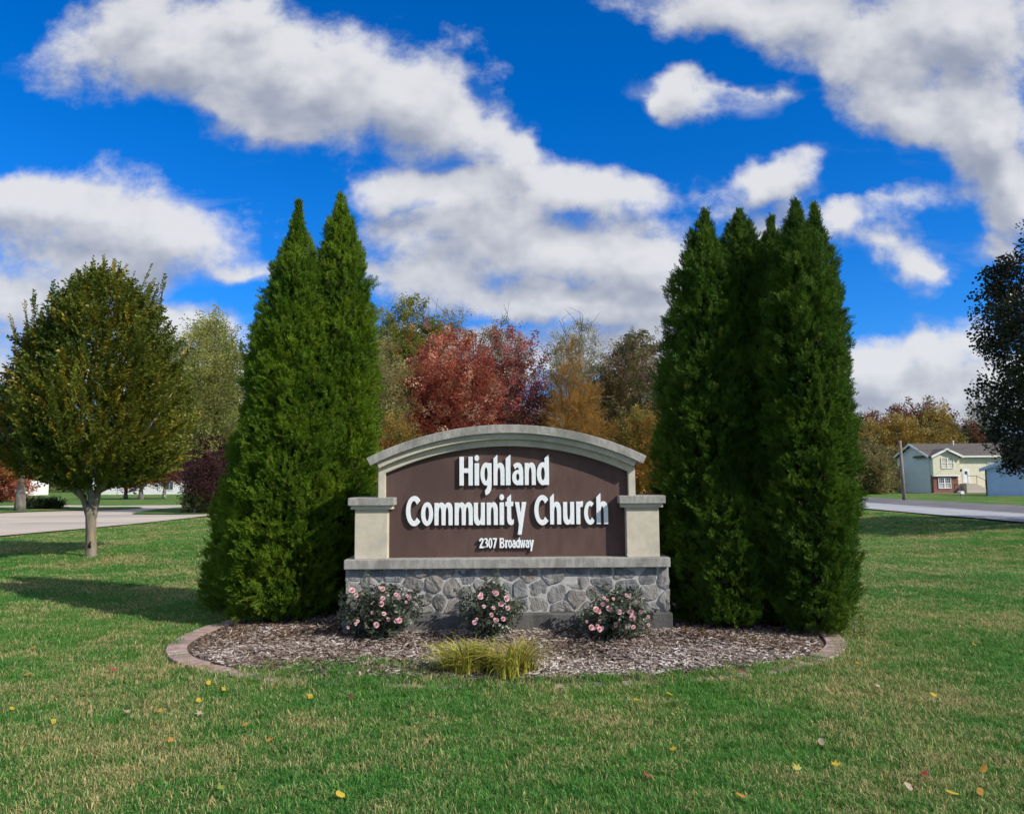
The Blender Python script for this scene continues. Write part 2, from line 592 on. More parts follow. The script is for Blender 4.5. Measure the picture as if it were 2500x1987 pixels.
def grass_material(name, blades):
    m = bpy.data.materials.new(name)
    m.use_nodes = True
    t = m.node_tree; t.nodes.clear(); b = NB(t)
    out = b.n('ShaderNodeOutputMaterial')
    p = b.n('ShaderNodeBsdfPrincipled')
    p.inputs['Roughness'].default_value = 0.55 if blades else 0.95
    p.inputs['Specular IOR Level'].default_value = 0.25 if blades else 0.1
    pos = b.n('ShaderNodeNewGeometry').outputs['Position']
    pos2 = b.vmath('MULTIPLY', pos, (1.0, 1.0, 0.0))
    n1 = b.noise(pos2, 0.55, 5.0, 0.6)
    n2 = b.noise(pos2, 2.6, 4.0, 0.6)
    n3 = b.noise(pos2, 0.13, 3.0, 0.5)
    dry = b.math('ADD', b.math('MULTIPLY', n1, 0.72), b.math('MULTIPLY', n2, 0.32))
    green = b.mix(b.smooth(n3, 0.38, 0.62), (0.055, 0.205, 0.034), (0.105, 0.255, 0.040))
    if blades:
        tn = b.n('ShaderNodeAttribute', attribute_type='INSTANCER', attribute_name='tint').outputs['Fac']
        dry = b.math('ADD', dry, b.math('MULTIPLY', b.math('SUBTRACT', tn, 0.5), 0.20))
        green = b.mix(b.math('FRACT', b.math('MULTIPLY', tn, 9.7)), green, (0.12, 0.31, 0.060))
        bl = b.n('ShaderNodeAttribute', attribute_name='bladetint').outputs['Fac']
        dry = b.math('ADD', dry, b.math('MULTIPLY', b.math('SUBTRACT', bl, 0.5), 0.26))
        f = b.smooth(dry, 0.53, 0.68)
        col = b.mix(f, green, (0.50, 0.42, 0.20))
        hs = b.n('ShaderNodeHueSaturation')
        b.link(b.math('ADD', b.math('MULTIPLY', bl, 0.6), 0.7), hs.inputs['Value'])
        b.link(col, hs.inputs['Color']); col = hs.outputs[0]
    else:
        fine = b.noise(pos2, 26.0, 6.0, 0.7)
        dry = b.math('ADD', dry, b.math('MULTIPLY', b.math('SUBTRACT', fine, 0.5), 0.28))
        col = b.mix(b.smooth(dry, 0.46, 0.68), green, (0.30, 0.26, 0.10))
        col = b.mix(b.smooth(b.noise(pos2, 60.0, 4.0, 0.7), 0.35, 0.7), b.mix(0.55, col, (0.02, 0.035, 0.01)), col)
        bp = b.n('ShaderNodeBump'); bp.inputs['Strength'].default_value = 0.7; bp.inputs['Distance'].default_value = 0.04
        b.link(b.noise(pos2, 34.0, 6.0, 0.75), bp.inputs['Height'])
        b.link(bp.outputs[0], p.inputs['Normal'])
    b.link(col, p.inputs['Base Color'])
    surf = p.outputs[0]
    if blades:
        tr = b.n('ShaderNodeBsdfTranslucent'); b.link(col, tr.inputs['Color'])
        mx = b.n('ShaderNodeMixShader'); mx.inputs[0].default_value = 0.38
        b.link(surf, mx.inputs[1]); b.link(tr.outputs[0], mx.inputs[2]); surf = mx.outputs[0]
    b.link(surf, out.inputs['Surface'])
    return m


M_LAWN = grass_material('lawn_ground', False)
M_BLADE = grass_material('grass_blades', True)

gx = np.sinh(np.linspace(-6.2, 6.2, 190)) * 1.9
gy = np.concatenate([np.linspace(-60, 2, 12)[:-1], np.linspace(2, 40, 90)[:-1], 40 * np.exp(np.linspace(0, math.log(18), 50))])
GX, GY = np.meshgrid(gx, gy)
GZ = ground_z(GX, GY)
nx, ny = len(gx), len(gy)
idx = np.arange(nx * ny).reshape(ny, nx)
faces = np.stack([idx[:-1, :-1], idx[:-1, 1:], idx[1:, 1:], idx[1:, :-1]], -1).reshape(-1, 4)
ground = put('ground', mesh('ground', np.stack([GX, GY, GZ], -1).reshape(-1, 3), faces, True), M_LAWN)
tag(ground, kind='structure')


def sheet(name, outline, dz, material, cuts=60):
    """A flat-laid sheet over the terrain from a ground outline."""
    bm = bmesh.new()
    vs = [bm.verts.new((p[0], p[1], 0)) for p in outline]
    bm.faces.new(vs)
    bmesh.ops.triangulate(bm, faces=bm.faces[:])
    for _ in range(4):
        es = [e for e in bm.edges if e.calc_length() > 3.0]
        if not es:
            break
        bmesh.ops.subdivide_edges(bm, edges=es, cuts=1)
        bmesh.ops.triangulate(bm, faces=bm.faces[:])
    for v in bm.verts:
        v.co.z = gz(v.co.x, v.co.y) + dz
    bmesh.ops.recalc_face_normals(bm, faces=bm.faces[:])
    me = bpy.data.meshes.new(name); bm.to_mesh(me); bm.free()
    for pl in me.polygons:
        if pl.normal.z < 0:
            me.flip_normals(); break
    o = put(name, me, material)
    tag(o, kind='structure')
    return o


M_ASPH = mat('asphalt', (0.115, 0.115, 0.135), (0.16, 0.155, 0.165), scale=0.6, rough=0.9, bump=0.3, bscale=90, c3=(0.19, 0.18, 0.19), scale3=0.25)
M_CONC_ROAD = mat('road_concrete', (0.33, 0.34, 0.37), (0.40, 0.41, 0.43), scale=0.5, rough=0.9, bump=0.2, bscale=60)
M_CONC = mat('drive_concrete', (0.46, 0.40, 0.335), (0.54, 0.475, 0.40), scale=0.35, rough=0.9, bump=0.2, bscale=40, c3=(0.37, 0.335, 0.31), scale3=0.18, stretch=(0.5, 1.6, 1))
M_LINE = mat('road_paint_white', (0.62, 0.62, 0.62), (0.5, 0.5, 0.5), scale=4)
M_YLINE = mat('road_paint_yellow', (0.42, 0.33, 0.14), (0.3, 0.26, 0.17), scale=3)


def strip(name, x0, x1, y0, y1, dz, material, n=70):
    ys = np.linspace(y0, y1, n)
    vs, fs = [], []
    for i, y in enumerate(ys):
        for x in (x0, x1):
            vs.append((x, y, gz(20.3, y) + dz))
        if i:
            k = 2 * i
            fs.append((k - 2, k - 1, k + 1, k))
    o = put(name, mesh(name, vs, fs), material)
    tag(o, kind='structure')
    return o


strip('road', 19.6, 24.6, -30, 330, 0.034, M_ASPH)
strip('road_shoulder', 16.2, 19.6, -30, 330, 0.030, M_CONC_ROAD)
strip('road_edge_line', 19.45, 19.6, -30, 330, 0.040, M_LINE)
strip('road_centre_line', 23.1, 23.25, -30, 330, 0.040, M_YLINE)


def gp(pts):
    return [ground_at(*p) for p in pts]


sheet('driveway', gp([(-700, 1390), (-200, 1330), (0, 1312), (208, 1293), (364, 1277), (522, 1259), (680, 1249), (900, 1241),
                      (900, 1231), (600, 1233), (455, 1234), (340, 1233), (0, 1237), (-300, 1240), (-700, 1245)]), 0.035, M_CONC)
sheet('lawn_island', gp([(-500, 1272), (-200, 1264), (0, 1257), (120, 1252), (234, 1247), (310, 1244), (350, 1241), (340, 1238.5), (300, 1237.5), (120, 1239), (0, 1241), (-200, 1244), (-500, 1248)]), 0.075, M_LAWN)
sheet('lawn_wedge', gp([(320, 1257.5), (420, 1258), (522, 1256.5), (680, 1246), (860, 1240), (860, 1233.5), (640, 1235.5), (520, 1237.5), (440, 1240), (380, 1246), (335, 1254)]), 0.075, M_LAWN)

# ------------------------------------------------------------------ planting bed
BX, BY, BA, BB, BN = -0.07, 7.88, 3.10, 1.86, 2.4


def bed_r(x, y):
    return (np.abs((x - BX) / BA) ** BN + np.abs((y - BY) / BB) ** BN) ** (1 / BN)


def bed_pt(t, k=1.0):
    c, s = math.cos(t), math.sin(t)
    e = 2 / BN
    return (BX + k * BA * math.copysign(abs(c) ** e, c), BY + k * BB * math.copysign(abs(s) ** e, s))


def mulch_z(x, y):
    r = bed_r(np.asarray(x, float), np.asarray(y, float))
    q = np.stack([np.asarray(x) * 3.0, np.asarray(y) * 3.0, 0 * np.asarray(x)], -1).reshape(-1, 3)
    n = (fbm(q, 3) - 0.5).reshape(np.shape(x))
    return 0.012 + 0.055 * np.clip(1 - r ** 3, -0.6, 1) + 0.045 * n * np.clip(1.1 - r, 0, 1) ** 0.5


M_SOIL = mat('mulch_soil', (0.045, 0.032, 0.026), (0.12, 0.095, 0.08), scale=38, rough=1.0, bump=0.8, bscale=60, c3=(0.16, 0.10, 0.055), scale3=2.0)
vs, fs = [], []
NR, NT = 26, 120
for i in range(NR + 1):
    k = 0.99 * i / NR
    for j in range(NT):
        x, y = bed_pt(2 * math.pi * j / NT + 0.001, max(k, 0.001))
        vs.append((x, y, float(mulch_z(np.array([x]), np.array([y]))[0])))
for i in range(NR):
    for j in range(NT):
        a, c = i * NT + j, i * NT + (j + 1) % NT
        fs.append((a, a + NT, c + NT, c))
bed = put('mulch_bed', mesh('mulch_bed', vs, fs, True), M_SOIL)
tag(bed, kind='structure')

# wood chips
chips = []
for k in range(7):
    L = random.uniform(0.022, 0.046); W = random.uniform(0.006, 0.011); T = random.uniform(0.002, 0.004)
    top = [(-L, -W * random.uniform(.4, 1)), (-L * .4, -W), (L * .5, -W * random.uniform(.7, 1)), (L, -W * random.uniform(.1, .6)), (L * random.uniform(.7, 1), W * .5), (L * .2, W), (-L * .8, W * random.uniform(.5, 1))]
    bend = random.uniform(-.006, .008)
    vv = [(x, y, T + bend * (x / L) ** 2) for x, y in top] + [(x, y, -T + bend * (x / L) ** 2) for x, y in top]
    n = len(top)
    ff = [tuple(range(n)), tuple(range(2 * n - 1, n - 1, -1))] + [(i, i + n, (i + 1) % n + n, (i + 1) % n) for i in range(n)]
    chips.append(proto('chip_source', vv, ff))
m = bpy.data.materials.new('wood_chips'); m.use_nodes = True
t = m.node_tree; b = NB(t); p = t.nodes['Principled BSDF']
p.inputs['Roughness'].default_value = 0.9; p.inputs['Specular IOR Level'].default_value = 0.15
tn = b.n('ShaderNodeAttribute', attribute_type='INSTANCER', attribute_name='tint').outputs['Fac']
cr = b.n('ShaderNodeValToRGB'); b.link(tn, cr.inputs[0])
els = cr.color_ramp.elements
els[0].color = (0.05, 0.034, 0.026, 1); els[1].color = (0.58, 0.54, 0.51, 1)
for pos_, c in ((0.30, (0.12, 0.085, 0.068, 1)), (0.58, (0.26, 0.205, 0.17, 1)), (0.82, (0.42, 0.36, 0.32, 1))):
    e = els.new(pos_); e.color = c
b.link(cr.outputs[0], p.inputs['Base Color'])
M_CHIP = m
N = 95000
x = rng.uniform(-3.3, 3.3, N); y = rng.uniform(5.95, 9.9, N)
keep = (bed_r(x, y) < 0.955) & ((y < 8.0) | (rng.random(N) < 0.35))
keep &= ~((np.abs(x + 0.05) < 1.68) & (y > 7.75) & (y < 8.4))
x, y = x[keep], y[keep]
patch = fbm(np.stack([x * 1.6, y * 2.2, 0 * x + 3], -1), 3)
keep = rng.random(len(x)) < np.clip(0.35 + 2.2 * (patch - 0.32), 0.12, 1)
x, y, patch = x[keep], y[keep], patch[keep]
n = len(x)
z = mulch_z(x, y) + rng.uniform(0.002, 0.022, n)
rot = np.stack([rng.normal(0, 0.28, n), rng.normal(0, 0.22, n), rng.uniform(0, 6.283, n)], -1)
tint = np.clip(rng.beta(1.4, 1.75, n) + 0.55 * (patch - 0.5) + 0.06 * (x / 3.3) + 0.05 * np.clip((6.9 - y) / .8, 0, 1) + .03, 0, 1)
o = scatter('wood_chips', np.stack([x, y, z], -1), rot, rng.uniform(0.35, 1.0, n), rng.integers(0, 7, n), chips, M_CHIP, None, tint)
tag(o, 'weathered grey and brown wood chip mulch covering the planting bed', 'mulch')

# brick edging
M_BRICK_EDGE = mat('edging_brick', (0.31, 0.215, 0.195), (0.40, 0.295, 0.27), scale=9, rough=0.9, bump=0.5, bscale=70, c3=(0.27, 0.215, 0.175), scale3=3.0, rand=0.2)
edging = empty('bed_edging', (BX, BY, 0))
tag(edging, 'pinkish brick edging laid radially around the mulch bed', 'edging')
fine = [bed_pt(2 * math.pi * i / 4000) for i in range(4001)]
acc_len = np.concatenate([[0], np.cumsum([math.dist(fine[i], fine[i + 1]) for i in range(4000)])])
total = acc_len[-1]
nb = int(total / 0.106)
brick_meshes = []
for k in range(5):
    mb = MB()
    w, l, h = 0.0495, 0.088, 0.035
    q = lambda: random.uniform(-.002, .002)
    mb.box((-l + q(), -w + q(), -h), (l + q(), w + q(), h))
    me = mesh('brick', mb.v, mb.f)
    bm = bmesh.new(); bm.from_mesh(me)
    bmesh.ops.bevel(bm, geom=bm.edges[:], offset=0.006, segments=1, affect='EDGES')
    bm.to_mesh(me); bm.free(); me.materials.append(M_BRICK_EDGE)
    brick_meshes.append(me)
for i in range(nb):
    s = (i + 0.5) * total / nb
    k = int(np.searchsorted(acc_len, s)) - 1
    p0, p1 = fine[k], fine[(k + 1) % 4000]
    ang = math.atan2(p1[1] - p0[1], p1[0] - p0[0]) - math.pi / 2
    x, y = p0
    o = bpy.data.objects.new('brick', brick_meshes[i % 5])
    COL.objects.link(o)
    o.parent = edging
    o.matrix_parent_inverse = Matrix.Translation((-BX, -BY, 0))
    front = max(0.0, (BY - y) / BB) ** 3 * (1 if abs(x) < 2.6 else 0.2)
    o.location = (x, y, 0.000 - 0.030 * front + random.uniform(-.004, .004))
    o.rotation_euler = (random.uniform(-.03, .03), random.uniform(-.03, .03), ang + random.uniform(-.02, .02))

# ------------------------------------------------------------------ grass
def tuft(nb_, spread, h0, h1, lean):
    vs, fs, tn = [], [], []
    for _ in range(nb_):
        a = random.uniform(0, 6.283); r = spread * math.sqrt(random.random())
        x, y = r * math.cos(a), r * math.sin(a)
        h = random.uniform(h0, h1); w = random.uniform(0.0013, 0.0025)
        d = random.uniform(0, 6.283); dx, dy = math.cos(d), math.sin(d)
        ln = random.uniform(0.2, 1.25) * lean * h
        sx, sy = -dy * w, dx * w
        k = len(vs)
        vs += [(x - sx, y - sy, -0.01), (x + sx, y + sy, -0.01),
               (x + dx * ln * .35 - sx * .85, y + dy * ln * .35 - sy * .85, h * .55), (x + dx * ln * .35 + sx * .85, y + dy * ln * .35 + sy * .85, h * .55),
               (x + dx * ln, y + dy * ln, h * (1 - 0.25 * ln / h))]
        fs += [(k, k + 1, k + 3, k + 2), (k + 2, k + 3, k + 4)]
        tn += [random.random()] * 5
    o = proto('tuft_source', vs, fs)
    a = o.data.attributes.new('bladetint', 'FLOAT', 'POINT'); a.data.foreach_set('value', tn)
    return o


tufts = [tuft(44, 0.065, 0.018, 0.046, 1.0) for _ in range(5)]
TX, TY = [], []
for (y0, y1, dens) in ((3.0, 5.5, 380), (5.5, 8.5, 280), (8.5, 13, 150), (13, 20, 60), (20, 34, 16)):
    w0 = 0.70 * y1 + 0.4
    n = int(dens * (y1 - y0) * 2 * w0)
    xx = rng.uniform(-w0, w0, n); yy = rng.uniform(y0, y1, n)
    k = np.abs(xx) < 0.70 * yy + 0.4
    TX.append(xx[k]); TY.append(yy[k])
TX = np.concatenate(TX); TY = np.concatenate(TY)
r = bed_r(TX, TY)
patchn = fbm(np.stack([TX * 2.5, TY * 2.5, 0 * TX], -1), 2)
# grass creeps over the front left of the bed and into cracks of the edging
creep = (TX > -2.05) & (TX < -0.5) & (TY < 6.62 + 0.35 * (patchn - 0.5)) & (TY > 5.9)
out_edge = 1.000 + 0.02 * (patchn - 0.5) - 0.075 * np.clip((6.75 - TY) / 0.3, 0, 1) * (TX > -2.35) * (TX < 2.6)
keep = (r > out_edge) | (creep & (rng.random(len(TX)) < 0.8))
keep &= ~((TX > 16.0) & (TX < 24.8))
# off the driveway (near edge line) 
DRIVE = [(p.x, p.y) for p in gp([(-700, 1392), (-200, 1332), (0, 1314), (208, 1295), (364, 1279), (522, 1261), (680, 1251)])]
dxs = np.array([q[0] for q in DRIVE]); dys = np.array([q[1] for q in DRIVE])
keep &= ~(TY > np.interp(TX, dxs, dys) - 0.05) | (TX > dxs[-1])
TX, TY, r = TX[keep], TY[keep], r[keep]
n = len(TX)
TZ = ground_z(TX, TY)
inside = r < 1.0
TZ[inside] = mulch_z(TX[inside], TY[inside])
hv = 0.75 + 0.6 * fbm(np.stack([TX * 0.9, TY * 0.9, 0 * TX + 9], -1), 3)
edge_tall = 1 + 0.45 * np.exp(-((r - 1.02) / 0.06) ** 2)
far = 1 + np.clip((TY - 8) / 10, 0, 1.6)
sc = np.stack([far * rng.uniform(0.85, 1.25, n), far * rng.uniform(0.85, 1.25, n), hv * edge_tall * rng.uniform(0.65, 1.1, n)], -1)
rot = np.stack([rng.normal(0, .1, n), rng.normal(0, .1, n), rng.uniform(0, 6.283, n)], -1)
o = scatter('lawn_grass', np.stack([TX, TY, TZ], -1), rot, sc, rng.integers(0, 5, n), tufts, M_BLADE)
tag(o, 'short mown lawn grass with straw coloured dry patches', 'grass')
# ------------------------------------------------------------------ monument sign
YF_FOOT, YF_STONE, YF_LEDGE, YF_PIL, YF_PANEL = 7.74, 7.86, 7.80, 7.88, 8.00
YB = 8.44
M_CAP = mat('cap_concrete', (0.29, 0.28, 0.255), (0.41, 0.395, 0.36), scale=22, rough=0.95, bump=0.5, bscale=160, c3=(0.23, 0.222, 0.205), scale3=5.0, stretch=(1, 1, 0.35))
M_STUCCO = mat('ivory_stucco', (0.57, 0.51, 0.40), (0.64, 0.58, 0.465), scale=14, rough=0.95, bump=0.45, bscale=240, c3=(0.48, 0.445, 0.37), scale3=2.5)
M_BROWN = mat('brown_stucco', stretch=(1, 1, 0.35), c1=(0.098, 0.058, 0.050), c2=(0.122, 0.075, 0.064), scale=9, rough=0.9, bump=0.35, bscale=260, c3=(0.088, 0.055, 0.049), scale3=1.6)
M_LETTER = mat('letter_white', (0.78, 0.82, 0.84), (0.84, 0.86, 0.87), scale=30, rough=0.55, bump=0.25, bscale=110)
M_FOOT = mat('footing_concrete', (0.085, 0.083, 0.078), (0.165, 0.16, 0.15), scale=6, rough=0.95, bump=0.5, bscale=90, c3=(0.065, 0.064, 0.06), scale3=3.0, stretch=(1, 1, 0.5))
M_MORTAR = mat('mortar', (0.44, 0.43, 0.41), (0.52, 0.51, 0.485), scale=30, rough=1.0, bump=0.5, bscale=130)

SX = at(1238, 1300, 8.0).x
sign = empty('monument_sign', (SX, 8.1, 0))
tag(sign, 'stone based church monument sign with brown arched panel and raised white lettering', 'sign')


def zat(py, Y, px=1238):
    return at(px, py, Y).z


Z_FOOT = zat(1500, YF_FOOT)
Z_L0, Z_L1 = zat(1387, YF_LEDGE), zat(1364, YF_LEDGE)
HW_FOOT = at(1643, 1520, YF_FOOT).x - SX
HW_STONE = at(1635, 1440, YF_STONE).x - SX
HW_LEDGE = at(1637, 1375, YF_LEDGE).x - SX
box_part('footing', (SX - HW_FOOT, YF_FOOT, -0.15), (SX + HW_FOOT, YB + 0.1, Z_FOOT), M_FOOT, sign, 0.008)
core = box_part('stone_base', (SX - HW_STONE + 0.022, YF_STONE + 0.012, Z_FOOT - 0.02), (SX + HW_STONE - 0.022, YB - 0.02, Z_L0 + 0.01), M_MORTAR, sign)
box_part('ledge', (SX - HW_LEDGE, YF_LEDGE, Z_L0), (SX + HW_LEDGE, YB + 0.06, Z_L1), M_CAP, sign, 0.007)

# ---- stones: Voronoi cells about the stones' centres as measured on the wall
A_ = [(140, 1185), (280, 1172), (415, 1190), (585, 1163), (780, 1163), (945, 1200), (1090, 1188), (235, 1238), (565, 1262), (715, 1250),
      (840, 1285), (1045, 1275), (950, 1322), (640, 1372), (755, 1392), (845, 1425), (920, 1418), (1000, 1405), (650, 1452), (1150, 1265),
      (120, 1290), (115, 1425), (215, 1335), (400, 1290), (300, 1405), (430, 1400), (530, 1350), (220, 1450), (380, 1462), (520, 1450), (1090, 1370), (1070, 1455)]
B_ = [(70, 1185), (225, 1187), (380, 1182), (560, 1152), (735, 1165), (905, 1165), (1080, 1200), (1197, 1215), (50, 1300), (135, 1300),
      (270, 1292), (420, 1322), (560, 1242), (740, 1252), (560, 1350), (265, 1402), (150, 1418), (455, 1436), (920, 1272), (1100, 1322),
      (1197, 1382), (1110, 1432), (690, 1330), (800, 1390), (950, 1380), (640, 1432), (880, 1445), (760, 1450), (30, 1420), (980, 1455)]
sites = [(820 + x * .3384, 1000 + y * .3384) for x, y in A_] + [(1220 + x * .3385, 1000 + y * .3385) for x, y in B_]
sites = [(p.x, p.z) for p in (at(px, py, YF_STONE) for px, py in sites)]


def clip(poly, nx_, nz_, d):
    out = []
    for i in range(len(poly)):
        a, c = poly[i], poly[(i + 1) % len(poly)]
        da, dc = a[0] * nx_ + a[1] * nz_ - d, c[0] * nx_ + c[1] * nz_ - d
        if da <= 0:
            out.append(a)
        if (da < 0) != (dc < 0) and abs(da - dc) > 1e-12:
            t = da / (da - dc)
            out.append((a[0] + (c[0] - a[0]) * t, a[1] + (c[1] - a[1]) * t))
    return out


def cells(sites_, x0, x1, z0, z1, gap, wts=None):
    res = []
    for i, s in enumerate(sites_):
        poly = [(x0, z0), (x1, z0), (x1, z1), (x0, z1)]
        for j, q in enumerate(sites_):
            if i == j or not poly:
                continue
            dx, dz = q[0] - s[0], q[1] - s[1]
            L = math.hypot(dx, dz)
            if L < 1e-6:
                continue
            nx_, nz_ = dx / L, dz / L
            d = (q[0] + s[0]) / 2 * nx_ + (q[1] + s[1]) / 2 * nz_ - gap / 2
            if wts is not None:
                d += (wts[i] - wts[j]) / (2 * L)
            poly = clip(poly, nx_, nz_, d)
        if len(poly) >= 3:
            res.append(poly)
    return res


def stone_mesh(poly, depth):
    """Rough-faced stone: outline (a, b) in metres, bulging along +n by about depth."""
    cx = sum(p[0] for p in poly) / len(poly); cz = sum(p[1] for p in poly) / len(poly)
    # round the corners and roughen the outline
    pts = []
    n = len(poly)
    for i in range(n):
        a, c = poly[i], poly[(i + 1) % n]
        L = math.dist(a, c)
        k = max(2, int(L / 0.028))
        for t in range(k):
            f = (t + 0.0) / k
            pts.append([a[0] + (c[0] - a[0]) * f, a[1] + (c[1] - a[1]) * f])
    for _ in range(1):
        m_ = len(pts)
        pts = [[(pts[i - 1][0] + 2 * pts[i][0] + pts[(i + 1) % m_][0]) / 4, (pts[i - 1][1] + 2 * pts[i][1] + pts[(i + 1) % m_][1]) / 4] for i in range(m_)]
    m_ = len(pts)
    for p in pts:
        p[0] += random.uniform(-.0035, .0035); p[1] += random.uniform(-.0035, .0035)
    seed = random.uniform(0, 90)
    gx_, gz_ = random.uniform(-.10, .10), random.uniform(-.10, .10)      # the face is not quite square to the wall
    dirv_ = random.uniform(-0.9, 0.9)
    vs, fs = [], []
    rings = ((1.0, -0.04), (0.99, 0.66), (0.955, 0.93), (0.76, 1.0), (0.45, 1.02), (0.16, 1.0))
    for k, h in rings:
        arr = np.array([[(cx + (p[0] - cx) * k), (cz + (p[1] - cz) * k)] for p in pts])
        u = arr[:, 0] * math.cos(dirv_) - arr[:, 1] * math.sin(dirv_); w = arr[:, 0] * math.sin(dirv_) + arr[:, 1] * math.cos(dirv_)
        nz = fbm(np.stack([u * 26 + seed, w * 9, 0 * u + seed], -1), 3) - 0.5
        for (x, z), q in zip(arr, nz):
            hh = depth * h
            if k < 0.99:
                hh += q * 0.030 + (x - cx) * gx_ + (z - cz) * gz_
            vs.append((x, z, hh))
    for i in range(len(rings) - 1):
        for j in range(m_):
            a, c = i * m_ + j, i * m_ + (j + 1) % m_
            fs.append((a, c, c + m_, a + m_))
    vs.append((cx, cz, depth * 1.02)); c_ = len(vs) - 1
    o_ = (len(rings) - 1) * m_
    for j in range(m_):
        fs.append((o_ + j, o_ + (j + 1) % m_, c_))
    return vs, fs


STONE_COLS = [((0.185, 0.178, 0.168), (0.28, 0.27, 0.255)), ((0.178, 0.174, 0.168), (0.265, 0.26, 0.25)), ((0.195, 0.178, 0.162), (0.28, 0.26, 0.238)),
              ((0.162, 0.165, 0.165), (0.24, 0.243, 0.242)), ((0.20, 0.19, 0.175), (0.295, 0.28, 0.26))]
M_STONES = [mat('fieldstone', tuple(v * 1.12 for v in c1), tuple(v * 1.15 for v in c2), scale=16, rough=0.92, bump=0.7, bscale=55, stretch=(1, 1, 0.6), c3=tuple(v * 0.82 for v in c1), scale3=7.0) for c1, c2 in STONE_COLS]
x0, x1 = SX - HW_STONE + 0.004, SX + HW_STONE - 0.004
wts = [random.uniform(0, 0.0035) for _ in sites]
for poly in cells(sites, x0, x1, Z_FOOT + 0.004, Z_L0 - 0.003, 0.011, wts):
    vs, fs = stone_mesh(poly, random.uniform(0.026, 0.046))
    me = mesh('stone', [(a, YF_STONE + 0.036 - h, c) for a, c, h in vs], fs, False)
    put('stone', me, random.choice(M_STONES), core)
for side in (-1, 1):
    ss = [(YF_STONE + random.uniform(0.0, 0.58), random.uniform(Z_FOOT, Z_L0)) for _ in range(12)]
    for _ in range(12):   # relax the cells
        cl = cells(ss, YF_STONE + 0.006, YB - 0.02, Z_FOOT + 0.004, Z_L0 - 0.003, 0.02)
        ss = [(sum(p[0] for p in q) / len(q), sum(p[1] for p in q) / len(q)) for q in cl]
    for poly in cl:
        vs, fs = stone_mesh(poly, 0.036)
        if side > 0:
            me = mesh('stone', [(SX + HW_STONE - 0.036 + h, a, c) for a, c, h in vs], fs)
        else:
            me = mesh('stone', [(SX - HW_STONE + 0.036 - h, a, c) for a, c, h in vs], [f[::-1] for f in fs])
        put('stone', me, random.choice(M_STONES), core)

# ---- arched panel with its trim
p_t = at(1238, 1036.5, 7.86)
R_OUT = 3.20
ARC_Z = p_t.z - R_OUT
px1m = 7.95 / F_PX
R_B = R_OUT - 20.5 * px1m         # underside of the cap band
R_C = R_B - 14.0 * px1m           # first moulding
R_D = R_C - 16.5 * px1m           # top of the brown field
HW_BAND = (at(1577, 1115, 7.86).x - at(894, 1120, 7.86).x) / 2
HW_TRIM = (at(1553, 1190, 7.94).x - at(924, 1190, 7.94).x) / 2
HW_FIELD = (at(1533, 1250, 8.0).x - at(942, 1250, 8.0).x) / 2


def arc_band(name, ra, rb, hw_out, y0, y1, material, parent, n=44, bevel=0.006):
    """Curved bar between radii ra > rb; its ends are cut square to the arc."""
    t = math.asin(hw_out / ra)
    mb = MB()
    vs, fs = [], []
    for i in range(n + 1):
        a = -t + 2 * t * i / n
        for (r_, y) in ((rb, y0), (ra, y0), (ra, y1), (rb, y1)):
            vs.append((SX + r_ * math.sin(a), y, ARC_Z + r_ * math.cos(a)))
    for i in range(n):
        for j in range(4):
            a = i * 4 + j; c = i * 4 + (j + 1) % 4
            fs.append((a, c, c + 4, a + 4))
    fs.append((3, 2, 1, 0)); fs.append(tuple(n * 4 + j for j in range(4)))
    mb.add(vs, fs)
    o = mb.build(name, material, parent, bevel=0)
    me = o.data
    bm = bmesh.new(); bm.from_mesh(me)
    bmesh.ops.recalc_face_normals(bm, faces=bm.faces[:])
    es = [e for e in bm.edges if len(e.link_faces) == 2 and e.calc_face_angle(0) > 0.6]
    bmesh.ops.bevel(bm, geom=es, offset=bevel, segments=2, affect='EDGES', profile=0.6, clamp_overlap=True)
    bm.to_mesh(me); bm.free()
    return o


arc_band('arch_cap', R_OUT, R_B, HW_BAND * R_OUT / R_OUT, 7.84, YB + 0.05, M_CAP, sign)
arc_band('arch_moulding', R_B - 0.0005, R_C, HW_BAND - 0.095, 7.885, YB, M_STUCCO, sign)
# inner trim follows the arch and runs down both sides of the field
n = 40
ti, to = math.asin(HW_FIELD / R_D), math.asin(HW_TRIM / R_C)
mb = MB(); vs, fs = [], []
rows = []
rows.append((-HW_TRIM, Z_L1 - 0.002, -HW_FIELD, Z_L1 - 0.002))
for i in range(n + 1):
    a, c = -to + 2 * to * i / n, -ti + 2 * ti * i / n
    rows.append((R_C * math.sin(a), ARC_Z + R_C * math.cos(a) - 0.0005, R_D * math.sin(c), ARC_Z + R_D * math.cos(c)))
rows.append((HW_TRIM, Z_L1 - 0.002, HW_FIELD, Z_L1 - 0.002))
for (xo, zo, xi, zi) in rows:
    for (x, z, y) in ((xi, zi, 7.945), (xo, zo, 7.945), (xo, zo, YB - 0.03), (xi, zi, YB - 0.03)):
        vs.append((SX + x, y, z))
for i in range(len(rows) - 1):
    for j in range(4):
        a = i * 4 + j; c = i * 4 + (j + 1) % 4
        fs.append((a, c, c + 4, a + 4))
fs.append((3, 2, 1, 0)); fs.append(tuple((len(rows) - 1) * 4 + j for j in range(4)))
mb.add(vs, fs)
o = mb.build('panel_trim', M_STUCCO, sign)
bm = bmesh.new(); bm.from_mesh(o.data); bmesh.ops.recalc_face_normals(bm, faces=bm.faces[:])
es = [e for e in bm.edges if len(e.link_faces) == 2 and e.calc_face_angle(0) > 0.6]
bmesh.ops.bevel(bm, geom=es, offset=0.005, segments=2, affect='EDGES', clamp_overlap=True)
bm.to_mesh(o.data); bm.free()
